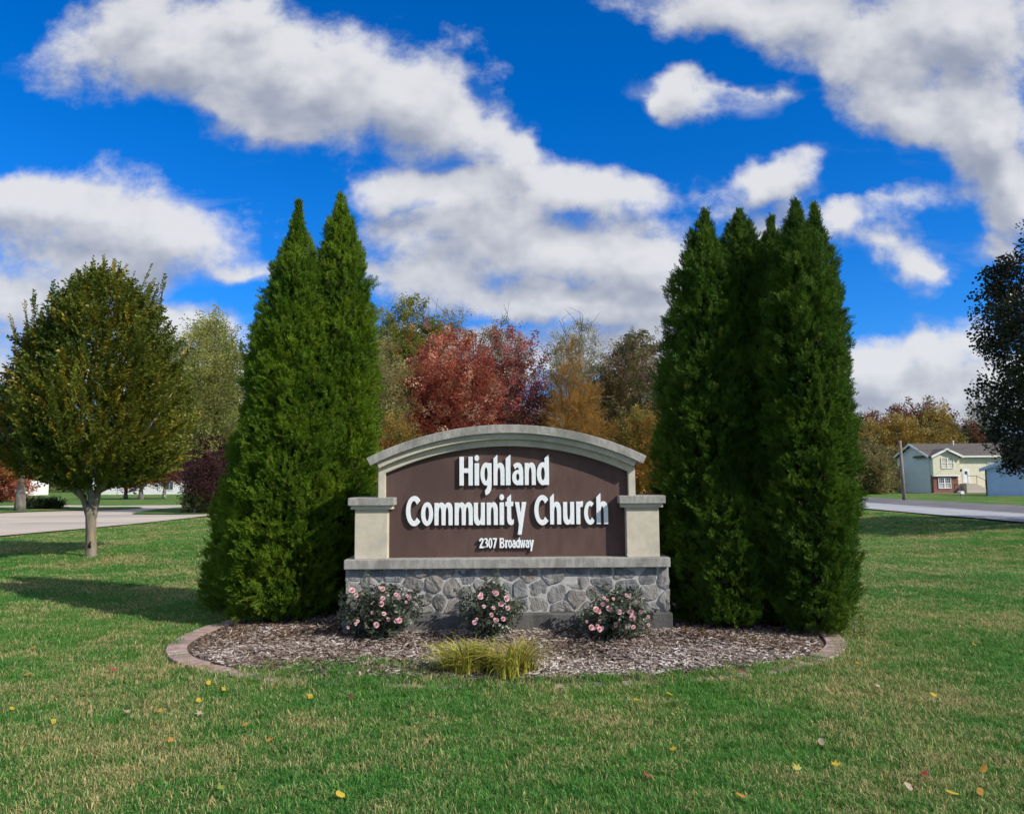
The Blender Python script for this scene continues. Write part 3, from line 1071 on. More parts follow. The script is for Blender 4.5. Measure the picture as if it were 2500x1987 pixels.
poly = [(SX - HW_FIELD - 0.004, Z_L1 - 0.004), (SX + HW_FIELD + 0.004, Z_L1 - 0.004)]
for i in range(n + 1):
    c = ti - 2 * ti * i / n
    poly.append((SX + (R_D + 0.004) * math.sin(c), ARC_Z + (R_D + 0.004) * math.cos(c)))
panel = MB().prism(poly, YF_PANEL, YB - 0.06).build('panel', M_BROWN, sign)
# thin bright rendered strip where the field meets the ledge
for s, (xa, xb) in ((-1, (866, 949)), (1, (1530, 1615))):
    pass

# ---- pilasters with stepped caps
for s in (-1, 1):
    if s < 0:
        sh = (at(866, 1300, YF_PIL).x, at(945.5, 1300, YF_PIL).x)
        fl = (at(856, 1238, 7.85).x, at(957, 1238, 7.85).x)
        cp = (at(849, 1223, 7.82).x, at(962, 1223, 7.82).x)
        z_sh, z_fl, z_cp = zat(1243, YF_PIL, 905), zat(1233.5, 7.85, 905), zat(1215, 7.82, 905)
    else:
        z_sh, z_fl, z_cp = pz
        sh = (2 * SX - psh[1], 2 * SX - psh[0]); fl = (2 * SX - pfl[1], 2 * SX - pfl[0]); cp = (2 * SX - pcp[1], 2 * SX - pcp[0])
    psh, pfl, pcp, pz = sh, fl, cp, (z_sh, z_fl, z_cp)
    pil = box_part('pilaster', (sh[0], YF_PIL, Z_L1 + 0.0), (sh[1], YB + 0.01, z_sh), M_STUCCO, sign, 0.005)
    box_part('cap_fillet', (fl[0], 7.85, z_sh - 0.001), (fl[1], YB + 0.03, z_fl), M_STUCCO, pil, 0.004)
    box_part('cap', (cp[0], 7.82, z_fl - 0.001), (cp[1], YB + 0.05, z_cp), M_CAP, pil, 0.006)

# ---- raised letters: signed-distance outlines -> contour -> extruded mesh
def e_(cx, cy, rx, ry, n=56):
    return [(cx + rx * math.cos(2 * math.pi * i / n), cy + ry * math.sin(2 * math.pi * i / n)) for i in range(n)]


def b_(x0_, x1_, y0_, y1_):
    return [(x0_, y0_), (x1_, y0_), (x1_, y1_), (x0_, y1_)]


def ribbon(pts, w):
    P = []
    q = np.array(pts, float)
    # Catmull-Rom refinement
    out = []
    for i in range(len(q) - 1):
        p0, p1, p2, p3 = q[max(i - 1, 0)], q[i], q[i + 1], q[min(i + 2, len(q) - 1)]
        for t in np.linspace(0, 1, 6, endpoint=False):
            out.append(0.5 * (2 * p1 + (p2 - p0) * t + (2 * p0 - 5 * p1 + 4 * p2 - p3) * t * t + (3 * p1 - p0 - 3 * p2 + p3) * t ** 3))
    out.append(q[-1]); q = np.array(out)
    d = np.gradient(q, axis=0); d /= np.linalg.norm(d, axis=1, keepdims=True)
    nrm = np.stack([-d[:, 1], d[:, 0]], -1) * w / 2
    return [tuple(p) for p in q + nrm] + [tuple(p) for p in (q - nrm)[::-1]]


def sd_poly(poly, X, Y):
    P = np.array(poly, float)
    best = np.full(X.shape, 1e9); inside = np.zeros(X.shape, bool)
    for i in range(len(P)):
        a, c = P[i], P[(i + 1) % len(P)]
        ex, ey = c - a
        wx, wy = X - a[0], Y - a[1]
        L2 = ex * ex + ey * ey
        if L2 < 1e-9:
            continue
        t = np.clip((wx * ex + wy * ey) / L2, 0, 1)
        best = np.minimum(best, (wx - ex * t) ** 2 + (wy - ey * t) ** 2)
        cond = (a[1] > Y) != (c[1] > Y)
        xi = a[0] + (Y - a[1]) * ex / (ey if abs(ey) > 1e-12 else 1e-12)
        inside ^= cond & (X < xi)
    d = np.sqrt(best)
    return np.where(inside, -d, d)


XH = 465
N_ADD = [b_(0, 84, 0, 463), b_(60, 233, 0, 320), e_(142, 320, 91, 152)]
N_SUB = [b_(84, 147, -20, 225), e_(115.5, 225, 31.5, 148)]
ASC = lambda xa, xb: [(xa, 0), (xb, 0), (xb, 640), (xb - 6, 637), (xa, 560)]
GLYPH = {
    'H': (275, [b_(0, 88, 0, 600), b_(187, 275, 0, 600), b_(40, 230, 262, 360)], []),
    'i': (90, [b_(1, 89, 0, XH), e_(45, 571, 46, 64)], []),
    'g': (240, [e_(121, 237, 121, 240), b_(152, 240, 60, 465), b_(121, 200, 380, 465), [(240, 70), (238, -20), (226, -100), (190, -165), (150, -192), (108, -207), (96, -105), (128, -72), (147, -25), (152, 70)]], [e_(121, 237, 35, 142)]),
    'h': (236, N_ADD + [ASC(0, 84)], N_SUB),
    'l': (88, [ASC(0, 88)], []),
    'a': (232, [e_(118, 158, 118, 161), b_(143, 232, 0, 300), [(25, 415), (42, 440), (70, 460), (110, 473), (150, 466), (185, 442), (212, 400), (228, 340), (232, 250), (145, 250), (143, 320), (134, 352), (120, 368), (105, 370), (88, 358), (62, 325)]], [e_(118, 168, 33, 74)]),
    'n': (233, N_ADD, N_SUB),
    'd': (248, [e_(122, 235, 122, 241), ASC(160, 248)], [e_(125, 233, 38, 137)]),
    'C': (292, [e_(172, 298, 172, 313)], [e_(165, 300, 78, 206), [(165, 300), (224, 428), (300, 521), (420, 521), (420, 78), (292, 82), (224, 162)]]),
    'o': (252, [e_(126, 235, 126, 244)], [e_(126, 237, 42, 149)]),
    'm': (384, [b_(0, 84, 0, 463), b_(60, 234, 0, 320), e_(145, 320, 92, 152), b_(170, 384, 0, 320), e_(292, 320, 92, 152)], [b_(84, 150, -20, 225), e_(117, 225, 33, 150), b_(234, 299, -20, 225), e_(266.5, 225, 32.5, 150)]),
    't': (176, [[(34, 383), (34, 130), (42, 60), (65, 15), (100, -5), (140, -4), (171, 18), (176, 118), (150, 98), (132, 106), (120, 140), (120, 383), (164, 383), (164, 478), (120, 478), (120, 633), (34, 557), (34, 478), (0, 478), (0, 383)]], []),
    'y': (246, [[(0, 468), (91, 468), (127, 235), (150, 468), (246, 468), (140, -205), (56, -205), (84, 10)]], []),
    'r': (153, [b_(0, 88, 0, 468), [(80, 325), (95, 352), (115, 365), (143, 350), (153, 470), (125, 480), (95, 470), (80, 450)]], []),
    'c': (232, [e_(130, 232, 130, 244)], [e_(128, 235, 48, 147), [(120, 235), (161, 358), (225, 452), (330, 452), (330, 38), (240, 55), (166, 140)]]),
    '2': (243, [ribbon([(42, 410), (58, 510), (122, 556), (186, 510), (192, 415), (160, 320), (105, 205), (62, 60)], 92), b_(14, 243, 0, 92)], []),
    '3': (236, [ribbon([(22, 490), (60, 540), (110, 556), (160, 530), (178, 450), (150, 365), (85, 330)], 88), ribbon([(85, 330), (150, 305), (190, 230), (190, 140), (160, 65), (105, 40), (55, 52), (12, 90)], 88)], []),
    '0': (244, [e_(122, 300, 122, 310)], [e_(122, 300, 36, 218)]),
    '7': (240, [b_(0, 240, 505, 600), [(138, 530), (240, 530), (240, 500), (132, 0), (34, 0)]], []),
    'B': (252, [b_(0, 90, 0, 600), b_(60, 132, 300, 600), e_(130, 452, 102, 148), b_(60, 142, 0, 320), e_(140, 160, 112, 160)], [b_(90, 130, 372, 520), e_(130, 446, 32, 74), b_(90, 140, 84, 260), e_(140, 172, 37, 88)]),
    'w': (350, [[(0, 468), (86, 468), (115, 180), (142, 468), (212, 468), (240, 180), (266, 468), (350, 468), (290, 0), (202, 0), (177, 250), (152, 0), (60, 0)]], []),
}
w_, add_, sub_ = GLYPH['n']
flip = lambda pl: [(233 - x, 463 - y) for x, y in pl]
GLYPH['u'] = (233, [flip(q) for q in add_], [flip(q) for q in sub_])


def contours(F, xs, ys):
    """Marching squares at level 0 (inside < 0); closed loops of points."""
    ny_, nx_ = F.shape
    seg = {}

    def pt(i0, j0, i1, j1):
        a, c = F[j0, i0], F[j1, i1]
        t = a / (a - c)
        return ('h' if j0 == j1 else 'v', min(i0, i1), min(j0, j1)), (xs[i0] + (xs[i1] - xs[i0]) * t, ys[j0] + (ys[j1] - ys[j0]) * t)
    where = {}
    S = F < 0
    for j in range(ny_ - 1):
        row = S[j] | S[j + 1]
        for i in range(nx_ - 1):
            if not (row[i] or row[i + 1]):
                continue
            c = (S[j, i], S[j, i + 1], S[j + 1, i + 1], S[j + 1, i])
            if all(c) or not any(c):
                continue
            crn = ((i, j), (i + 1, j), (i + 1, j + 1), (i, j + 1))
            ins, outs = [], []
            for k in range(4):
                if c[k] != c[(k + 1) % 4]:
                    key, p = pt(*crn[k], *crn[(k + 1) % 4])
                    where[key] = p
                    (outs if c[k] else ins).append(key)
            for a_, o_ in zip(ins, outs) if len(ins) == 1 else zip(ins, outs[::-1]):
                seg[a_] = o_
    loops = []
    while seg:
        k0 = next(iter(seg)); k = k0; lp = []
        while k in seg:
            lp.append(where[k]); k = seg.pop(k)
        if len(lp) > 5:
            loops.append(lp)
    return loops


def simplify(pts, eps):
    P = np.array(pts)
    n_ = len(P)
    far_ = int(np.argmax(((P - P[0]) ** 2).sum(1)))
    keep_ = set()

    def rec(a, c):
        if c - a < 2:
            return
        A, B = P[a % n_], P[c % n_]
        ids = np.arange(a + 1, c)
        Q = P[ids % n_]
        d = B - A; L = math.hypot(*d)
        dist_ = np.abs((Q[:, 0] - A[0]) * d[1] - (Q[:, 1] - A[1]) * d[0]) / L if L > 1e-9 else np.hypot(Q[:, 0] - A[0], Q[:, 1] - A[1])
        m_ = int(np.argmax(dist_))
        if dist_[m_] > eps:
            keep_.add((a + 1 + m_) % n_)
            rec(a, a + 1 + m_); rec(a + 1 + m_, c)
    keep_.update((0, far_))
    rec(0, far_); rec(far_, n_)
    return [tuple(P[i]) for i in sorted(keep_)]


glyph_mesh = {}


def letter_mesh(ch, unit, sx_):
    key = (ch, round(unit, 8), round(sx_, 3))
    w, add, sub = GLYPH[ch]
    lo_y, hi_y = -225, 660
    st = 5.0
    xs = np.arange(-15, w + 16, st); ys = np.arange(lo_y, hi_y, st)
    X, Y = np.meshgrid(xs, ys)
    F = np.full(X.shape, 1e9)
    for q in add:
        F = np.minimum(F, sd_poly(q, X, Y))
    for q in sub:
        F = np.maximum(F, -sd_poly(q, X, Y))
    F[F == 0] = 1e-6
    cu = bpy.data.curves.new('letter', 'CURVE')
    cu.dimensions = '2D'; cu.fill_mode = 'BOTH'
    cu.extrude = 0.011
    cu.bevel_depth = 0.0012; cu.bevel_resolution = 1; cu.offset = -0.0012
    for lp in contours(F, xs, ys):
        lp = simplify(lp, 0.9)
        if len(lp) < 3:
            continue
        sp = cu.splines.new('POLY'); sp.points.add(len(lp) - 1)
        for p_, (x, y) in zip(sp.points, lp):
            p_.co = (x * unit * sx_, y * unit, 0, 1)
        sp.use_cyclic_u = True
    ob = bpy.data.objects.new('letter_source', cu)
    COL.objects.link(ob)
    bpy.context.view_layer.update()
    dg = bpy.context.evaluated_depsgraph_get()
    me = bpy.data.meshes.new_from_object(ob.evaluated_get(dg))
    bpy.data.objects.remove(ob); bpy.data.curves.remove(cu)
    me.materials.clear(); me.materials.append(M_LETTER)
    return me


Y_LET = YF_PANEL - 0.020
S385 = lambda v, o: o + v / 3.85
LINES = [
    ('Highland', [623, 765, 820, 943, 1058, 1118, 1237, 1350], [748, 808, 925, 1048, 1103, 1222, 1340, 1465], 402, 3.85 / 8.62 * 1.0, 1040),
    ('CommunityChurch', [120, 262, 388, 578, 758, 880, 1000, 1055, 1145, 1327, 1475, 1598, 1722, 1795, 1912],
     [252, 375, 558, 748, 862, 984, 1043, 1135, 1252, 1458, 1580, 1702, 1787, 1897, 2022], 773, 3.85 / 8.62, 1070),
    ('2307Broadway', [808, 853, 893, 935, 1000, 1052, 1080, 1118, 1152, 1190, 1242, 1278], [850, 892, 932, 974, 1047, 1083, 1117, 1151, 1191, 1243, 1279, 1322], 990, 0.152, 1065),
]
for text, xa, xb, base, zu, xm in LINES:
    zb = at(960 + xm / 3.85, 1080 + base / 3.85, Y_LET).z
    for ch, a, c in zip(text, xa, xb):
        pa = at(960 + a / 3.85, 1080 + base / 3.85, Y_LET); pc = at(960 + c / 3.85, 1080 + base / 3.85, Y_LET)
        unit = zu / 3.85 * Y_LET / F_PX * (1.0 / math.cos(PITCH) if False else 1.0)
        sx_ = (pc.x - pa.x) / (GLYPH[ch][0] * unit)
        me = letter_mesh(ch, unit, sx_)
        o = put('letter', me, None, None)
        o.parent = panel
        o.matrix_parent_inverse = world_of(panel).inverted()
        o.matrix_basis = Matrix.Translation((pa.x, Y_LET, zb)) @ Matrix.Rotation(math.pi / 2, 4, 'X')
        o['label'] = 'raised white letter ' + ch if ch.isalpha() else 'raised white numeral ' + ch
# ------------------------------------------------------------------ arborvitae
def frond(seed, L=0.13):
    """A flat feathery spray of scale foliage: axis along +Y, in the XY plane, slightly cupped."""
    r = random.Random(seed)
    vs, fs = [], []
    cup = r.uniform(-0.9, 0.9); curl = r.uniform(-0.25, 0.45)

    def place(x, y):
        return (x, y * (1 - 0.12 * abs(curl)), cup * x * x / L * 1.6 + curl * y * y / L)

    def blade(p, d, ln, w):
        """Each branchlet leaves the plane a little and turns its own face."""
        dz = r.uniform(-.55, .55); n_ = math.sqrt(1 + dz * dz)
        tw = r.uniform(-1.1, 1.1)
        side = Vector((-d[1] * math.cos(tw), d[0] * math.cos(tw), math.sin(tw)))
        D3 = Vector((d[0] / n_, d[1] / n_, dz / n_))
        P3 = Vector(place(p[0], p[1]))
        k = len(vs)
        for q in (P3 - side * w * .5, P3 + side * w * .5, P3 + D3 * ln * .6 + side * w, P3 + D3 * ln, P3 + D3 * ln * .6 - side * w):
            vs.append(tuple(q))
        fs.append((k, k + 1, k + 2, k + 3, k + 4))

    blade((0, 0), (0, 1), L, 0.0030)
    nside = 6
    for i in range(nside):
        f = 0.12 + 0.8 * i / nside
        for s in (-1, 1):
            a = R(r.uniform(16, 48))
            d = (s * math.sin(a), math.cos(a))
            p = (0, L * f)
            ln = L * (0.46 - 0.28 * f) * r.uniform(0.7, 1.3)
            blade(p, d, ln, 0.0040)
            for t, sg in ((0.45, 1), (0.7, -1)):
                a2 = a + sg * R(32) * (1 if s > 0 else 1)
                d2 = (s * math.sin(a2), math.cos(a2))
                blade((p[0] + d[0] * ln * t, p[1] + d[1] * ln * t), d2, ln * 0.5, 0.0036)
    return proto('frond_source', vs, fs)


FRONDS = [frond(k, random.uniform(.105, .15)) for k in range(6)]
M_ARB_L = leaf_mat('arborvitae_foliage_lit', (0.040, 0.115, 0.008), (0.155, 0.250, 0.014), transl=0.32, rough=0.6, spec=0.25, cc=(0.19, 0.24, 0.022), share=0.05, pscale=2.2, vvar=0.3)  # sunlit look of the left clump put into a brighter foliage colour
M_ARB_R = leaf_mat('arborvitae_foliage_shaded', (0.028, 0.086, 0.010), (0.092, 0.172, 0.014), transl=0.3, rough=0.6, spec=0.25, cc=(0.13, 0.17, 0.02), share=0.05, pscale=2.2, vvar=0.3)  # same foliage, with the shade on the right clump put into darker colours
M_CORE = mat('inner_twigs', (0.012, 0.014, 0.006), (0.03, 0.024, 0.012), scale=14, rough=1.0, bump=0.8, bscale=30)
M_BARK = mat('bark', (0.10, 0.075, 0.055), (0.20, 0.165, 0.13), scale=12, rough=0.95, bump=0.9, bscale=30, stretch=(1, 1, 0.25))


def arborvitae(label, x, y, H, prof, dens, material, zcut=None, seed=0, tipx=0.0):
    """prof: list of (height fraction, radius); sprays clothe a lumpy surface of revolution."""
    z0 = float(mulch_z(np.array([x]), np.array([y]))[0]) if bed_r(np.array([x]), np.array([y]))[0] < 1 else gz(x, y)
    t = empty('arborvitae', (x, y, z0))
    tag(t, label, 'arborvitae', 'arborvitae flanking the sign')
    H = H - z0 - 0.13
    hs = np.array([p[0] for p in prof]) * H; rs = np.array([p[1] for p in prof])
    zz = np.linspace(0, H, 200)
    rr = np.interp(zz, hs, rs)
    area = float(np.sum(2 * math.pi * rr) * (zz[1] - zz[0]))
    n = int(area * dens * 2.6)
    cdf = np.cumsum(rr + 0.05); cdf = cdf / cdf[-1]
    h = np.interp(rng.random(n), cdf, zz)
    th = rng.uniform(0, 2 * math.pi, n)
    # lumps: tall flame-like bundles of sprays
    cyl = np.stack([np.cos(th) * 2.6 + seed * 5.1, np.sin(th) * 2.6, h * 1.15], -1)
    lump = fbm(cyl, 2) - 0.5
    cyl2 = np.stack([np.cos(th) * 6 + seed, np.sin(th) * 6, h * 3.4], -1)
    lump2 = fbm(cyl2, 2) - 0.5
    r0 = np.interp(h, hs, rs)
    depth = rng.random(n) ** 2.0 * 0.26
    lump3 = fbm(np.stack([np.cos(th) * r0 * 9 + seed, np.sin(th) * r0 * 9, h * 7.5], -1), 2) - 0.5
    rad = r0 * (1 + 0.30 * lump + 0.30 * lump2) + 0.26 * lump3 * np.clip(r0 / .3, 0, 1) - depth * np.clip(r0 / 0.4, .1, 1) - 0.035
    rad = np.maximum(rad, 0.0)
    lean = tipx * (h / H) ** 1.5
    P = np.stack([x + lean + rad * np.cos(th), y + rad * np.sin(th), z0 + h], -1)
    k = P[:, 2] > z0 + 0.03
    P, th, h, r0, depth = P[k], th[k], h[k], r0[k], depth[k]
    n = len(P)
    up = rng.normal(0.95, 0.4, n) + 1.3 * (h / H) ** 3
    D = np.stack([np.cos(th) + rng.normal(0, .35, n), np.sin(th) + rng.normal(0, .35, n), up], -1)
    rot = eulers_from(D, rng.uniform(0, math.pi, n))
    sc = rng.uniform(0.55, 1.1, n) * (0.75 + 0.25 * np.clip(r0 / 0.4, 0, 1))
    tint = np.clip(rng.random(n) * 0.35 + 1.1 * lump2[k] + 0.9 * lump3[k] + 0.45 * (0.16 - depth) / 0.16 + 0.05, 0, 1)  # hollows darker, outer tips brighter: self-shading of the sprays put into the tint
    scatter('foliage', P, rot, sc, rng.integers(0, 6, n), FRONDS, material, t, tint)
    # a few leader shoots at the tip
    # dense twiggy inside
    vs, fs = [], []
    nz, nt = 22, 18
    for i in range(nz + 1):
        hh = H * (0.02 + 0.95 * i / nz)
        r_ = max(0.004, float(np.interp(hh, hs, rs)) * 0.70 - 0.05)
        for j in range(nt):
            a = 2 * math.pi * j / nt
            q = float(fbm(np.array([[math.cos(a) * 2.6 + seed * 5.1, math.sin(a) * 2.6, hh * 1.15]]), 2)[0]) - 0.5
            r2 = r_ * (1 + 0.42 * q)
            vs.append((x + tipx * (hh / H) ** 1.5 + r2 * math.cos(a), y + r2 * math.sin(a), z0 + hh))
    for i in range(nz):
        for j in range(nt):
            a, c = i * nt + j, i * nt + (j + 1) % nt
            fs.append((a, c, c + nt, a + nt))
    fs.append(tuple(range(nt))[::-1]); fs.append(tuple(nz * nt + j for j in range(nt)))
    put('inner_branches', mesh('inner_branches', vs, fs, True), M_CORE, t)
    MB().tube([(x, y, z0 - 0.1), (x, y, z0 + 0.3)], [0.09, 0.07], 8).build('trunk', M_BARK, t, True)
    return t


def hgt(py, px, Y, x, y):
    return at(px, py, Y).z


P_BIG = [(0, .46), (.04, .57), (.15, .62), (.3, .59), (.45, .54), (.6, .46), (.75, .33), (.86, .20), (.94, .09), (.98, .035), (1, .01)]
P_SLIM = [(0, .34), (.05, .43), (.2, .50), (.45, .52), (.6, .50), (.74, .43), (.84, .335), (.92, .205), (.97, .09), (1, .012)]
P_SKIRT = [(0, .45), (.05, .56), (.2, .55), (.4, .45), (.6, .34), (.8, .2), (.93, .08), (1, .015)]


def scaled(prof, k):
    return [(a, r_ * k) for a, r_ in prof]


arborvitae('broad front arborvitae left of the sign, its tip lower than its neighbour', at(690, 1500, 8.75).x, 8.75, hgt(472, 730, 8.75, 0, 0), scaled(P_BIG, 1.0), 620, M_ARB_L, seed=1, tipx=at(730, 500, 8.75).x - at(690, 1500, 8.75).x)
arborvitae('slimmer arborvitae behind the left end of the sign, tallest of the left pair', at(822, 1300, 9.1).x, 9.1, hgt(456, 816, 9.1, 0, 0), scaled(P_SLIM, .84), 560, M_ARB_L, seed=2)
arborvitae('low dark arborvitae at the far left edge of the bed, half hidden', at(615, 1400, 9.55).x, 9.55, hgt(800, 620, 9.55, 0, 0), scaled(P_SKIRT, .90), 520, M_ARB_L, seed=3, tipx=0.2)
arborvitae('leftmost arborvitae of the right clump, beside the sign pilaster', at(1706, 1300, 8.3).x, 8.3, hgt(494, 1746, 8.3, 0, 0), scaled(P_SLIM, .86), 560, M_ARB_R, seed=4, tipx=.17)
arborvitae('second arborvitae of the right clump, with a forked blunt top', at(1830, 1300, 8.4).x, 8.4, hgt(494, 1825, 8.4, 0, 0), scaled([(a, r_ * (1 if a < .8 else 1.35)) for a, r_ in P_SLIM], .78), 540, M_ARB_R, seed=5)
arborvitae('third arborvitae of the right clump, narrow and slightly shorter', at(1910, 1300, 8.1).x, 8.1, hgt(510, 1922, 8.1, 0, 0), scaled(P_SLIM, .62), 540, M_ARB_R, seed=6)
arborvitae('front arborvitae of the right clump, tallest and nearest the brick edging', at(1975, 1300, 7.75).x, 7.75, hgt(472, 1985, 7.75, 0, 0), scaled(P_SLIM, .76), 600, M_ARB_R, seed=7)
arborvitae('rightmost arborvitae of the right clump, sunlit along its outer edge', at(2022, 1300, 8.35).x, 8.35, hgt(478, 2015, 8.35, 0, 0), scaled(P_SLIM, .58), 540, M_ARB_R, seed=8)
arborvitae('short arborvitae lobe at the foot of the right clump by the sign', at(1775, 1400, 7.95).x, 7.95, hgt(1130, 1775, 7.95, 0, 0), scaled(P_SLIM, .62), 560, M_ARB_R, seed=9)

# orange-brown needle litter under the clumps
nl = 5000
ang = rng.uniform(0, 6.283, nl); rad = 1.15 * np.sqrt(rng.random(nl))
cx = np.where(rng.random(nl) < 0.5, -2.5, 2.75); cy = np.where(cx < 0, 8.35, 7.75)
lx, ly = cx + rad * np.cos(ang), cy + 0.95 * rad * np.sin(ang)
k = (bed_r(lx, ly) < 0.95) & ~((np.abs(lx + 0.05) < 1.68) & (ly > 7.74))
lx, ly = lx[k], ly[k]; nl = len(lx)
M_NEEDLE = leaf_mat('needle_litter', (0.13, 0.075, 0.035), (0.26, 0.16, 0.075), transl=0.1, rough=0.9, spec=0.1, cc=(0.08, 0.05, 0.03), share=0.3, pscale=3.0)
lit_p = [frond(50 + k, 0.07) for k in range(3)]
o = scatter('needle_litter', np.stack([lx, ly, mulch_z(lx, ly) + rng.uniform(.012, .03, nl)], -1),
            np.stack([rng.normal(0, .3, nl), rng.normal(0, .3, nl), rng.uniform(0, 6.283, nl)], -1), rng.uniform(.25, .6, nl), rng.integers(0, 3, nl), lit_p, M_NEEDLE)
tag(o, 'orange brown dead needles lying on the mulch under the arborvitae', 'needle litter')

# ------------------------------------------------------------------ leaf sprays for broadleaf trees
def spray(seed, L, nleaf, ll, lw, spread=0.9, droop=0.0, stem=True, jit=0.03):
    r = random.Random(seed)
    vs, fs = [], []
    for i in range(nleaf):
        f = (i + 0.6) / nleaf
        s = 1 if i % 2 else -1
        base = Vector((r.uniform(-1, 1) * jit * L, L * f, r.uniform(-1, 1) * 1.6 * jit * L))
        az = s * R(r.uniform(25, 75)) * spread
        d = Vector((math.sin(az), math.cos(az), r.uniform(-0.5, 0.35) - droop)).normalized()
        n = Vector((r.uniform(-.6, .6), r.uniform(-.5, .3), 1)).normalized()
        sd = d.cross(n).normalized()
        l_ = ll * r.uniform(.7, 1.2); w_2 = lw * r.uniform(.8, 1.15) / 2
        k = len(vs)
        up = n * (-0.12 * l_)
        for q in (base, base + d * l_ * .35 + sd * w_2, base + d * l_ * .75 + sd * w_2 * .75 + up * .5, base + d * l_ + up, base + d * l_ * .75 - sd * w_2 * .75 + up * .5, base + d * l_ * .35 - sd * w_2):
            vs.append(tuple(q))
        fs.append((k, k + 1, k + 2, k + 3)); fs.append((k, k + 3, k + 4, k + 5))
    if stem:
        k = len(vs); w = 0.004
        vs += [(-w, 0, 0), (w, 0, 0), (w * .4, L, 0), (-w * .4, L, 0)]
        fs.append((k, k + 1, k + 2, k + 3))
    return proto('spray_source', vs, fs)


SPR_HORN = [spray(100 + k, 0.42, 13, 0.085, 0.048) for k in range(5)]
SPR_BIG = [spray(200 + k, 0.55, 24, 0.12, 0.095, 1.7, jit=.30) for k in range(5)]
SPR_FINE = [spray(300 + k, 0.62, 22, 0.095, 0.062, 1.5, jit=.26) for k in range(5)]
SPR_NEEDLE = [spray(400 + k, 0.8, 34, 0.20, 0.016, 0.7, 0.1) for k in range(4)]
SPR_SHRUB = [spray(500 + k, 0.30, 14, 0.06, 0.03, 1.1) for k in range(4)]


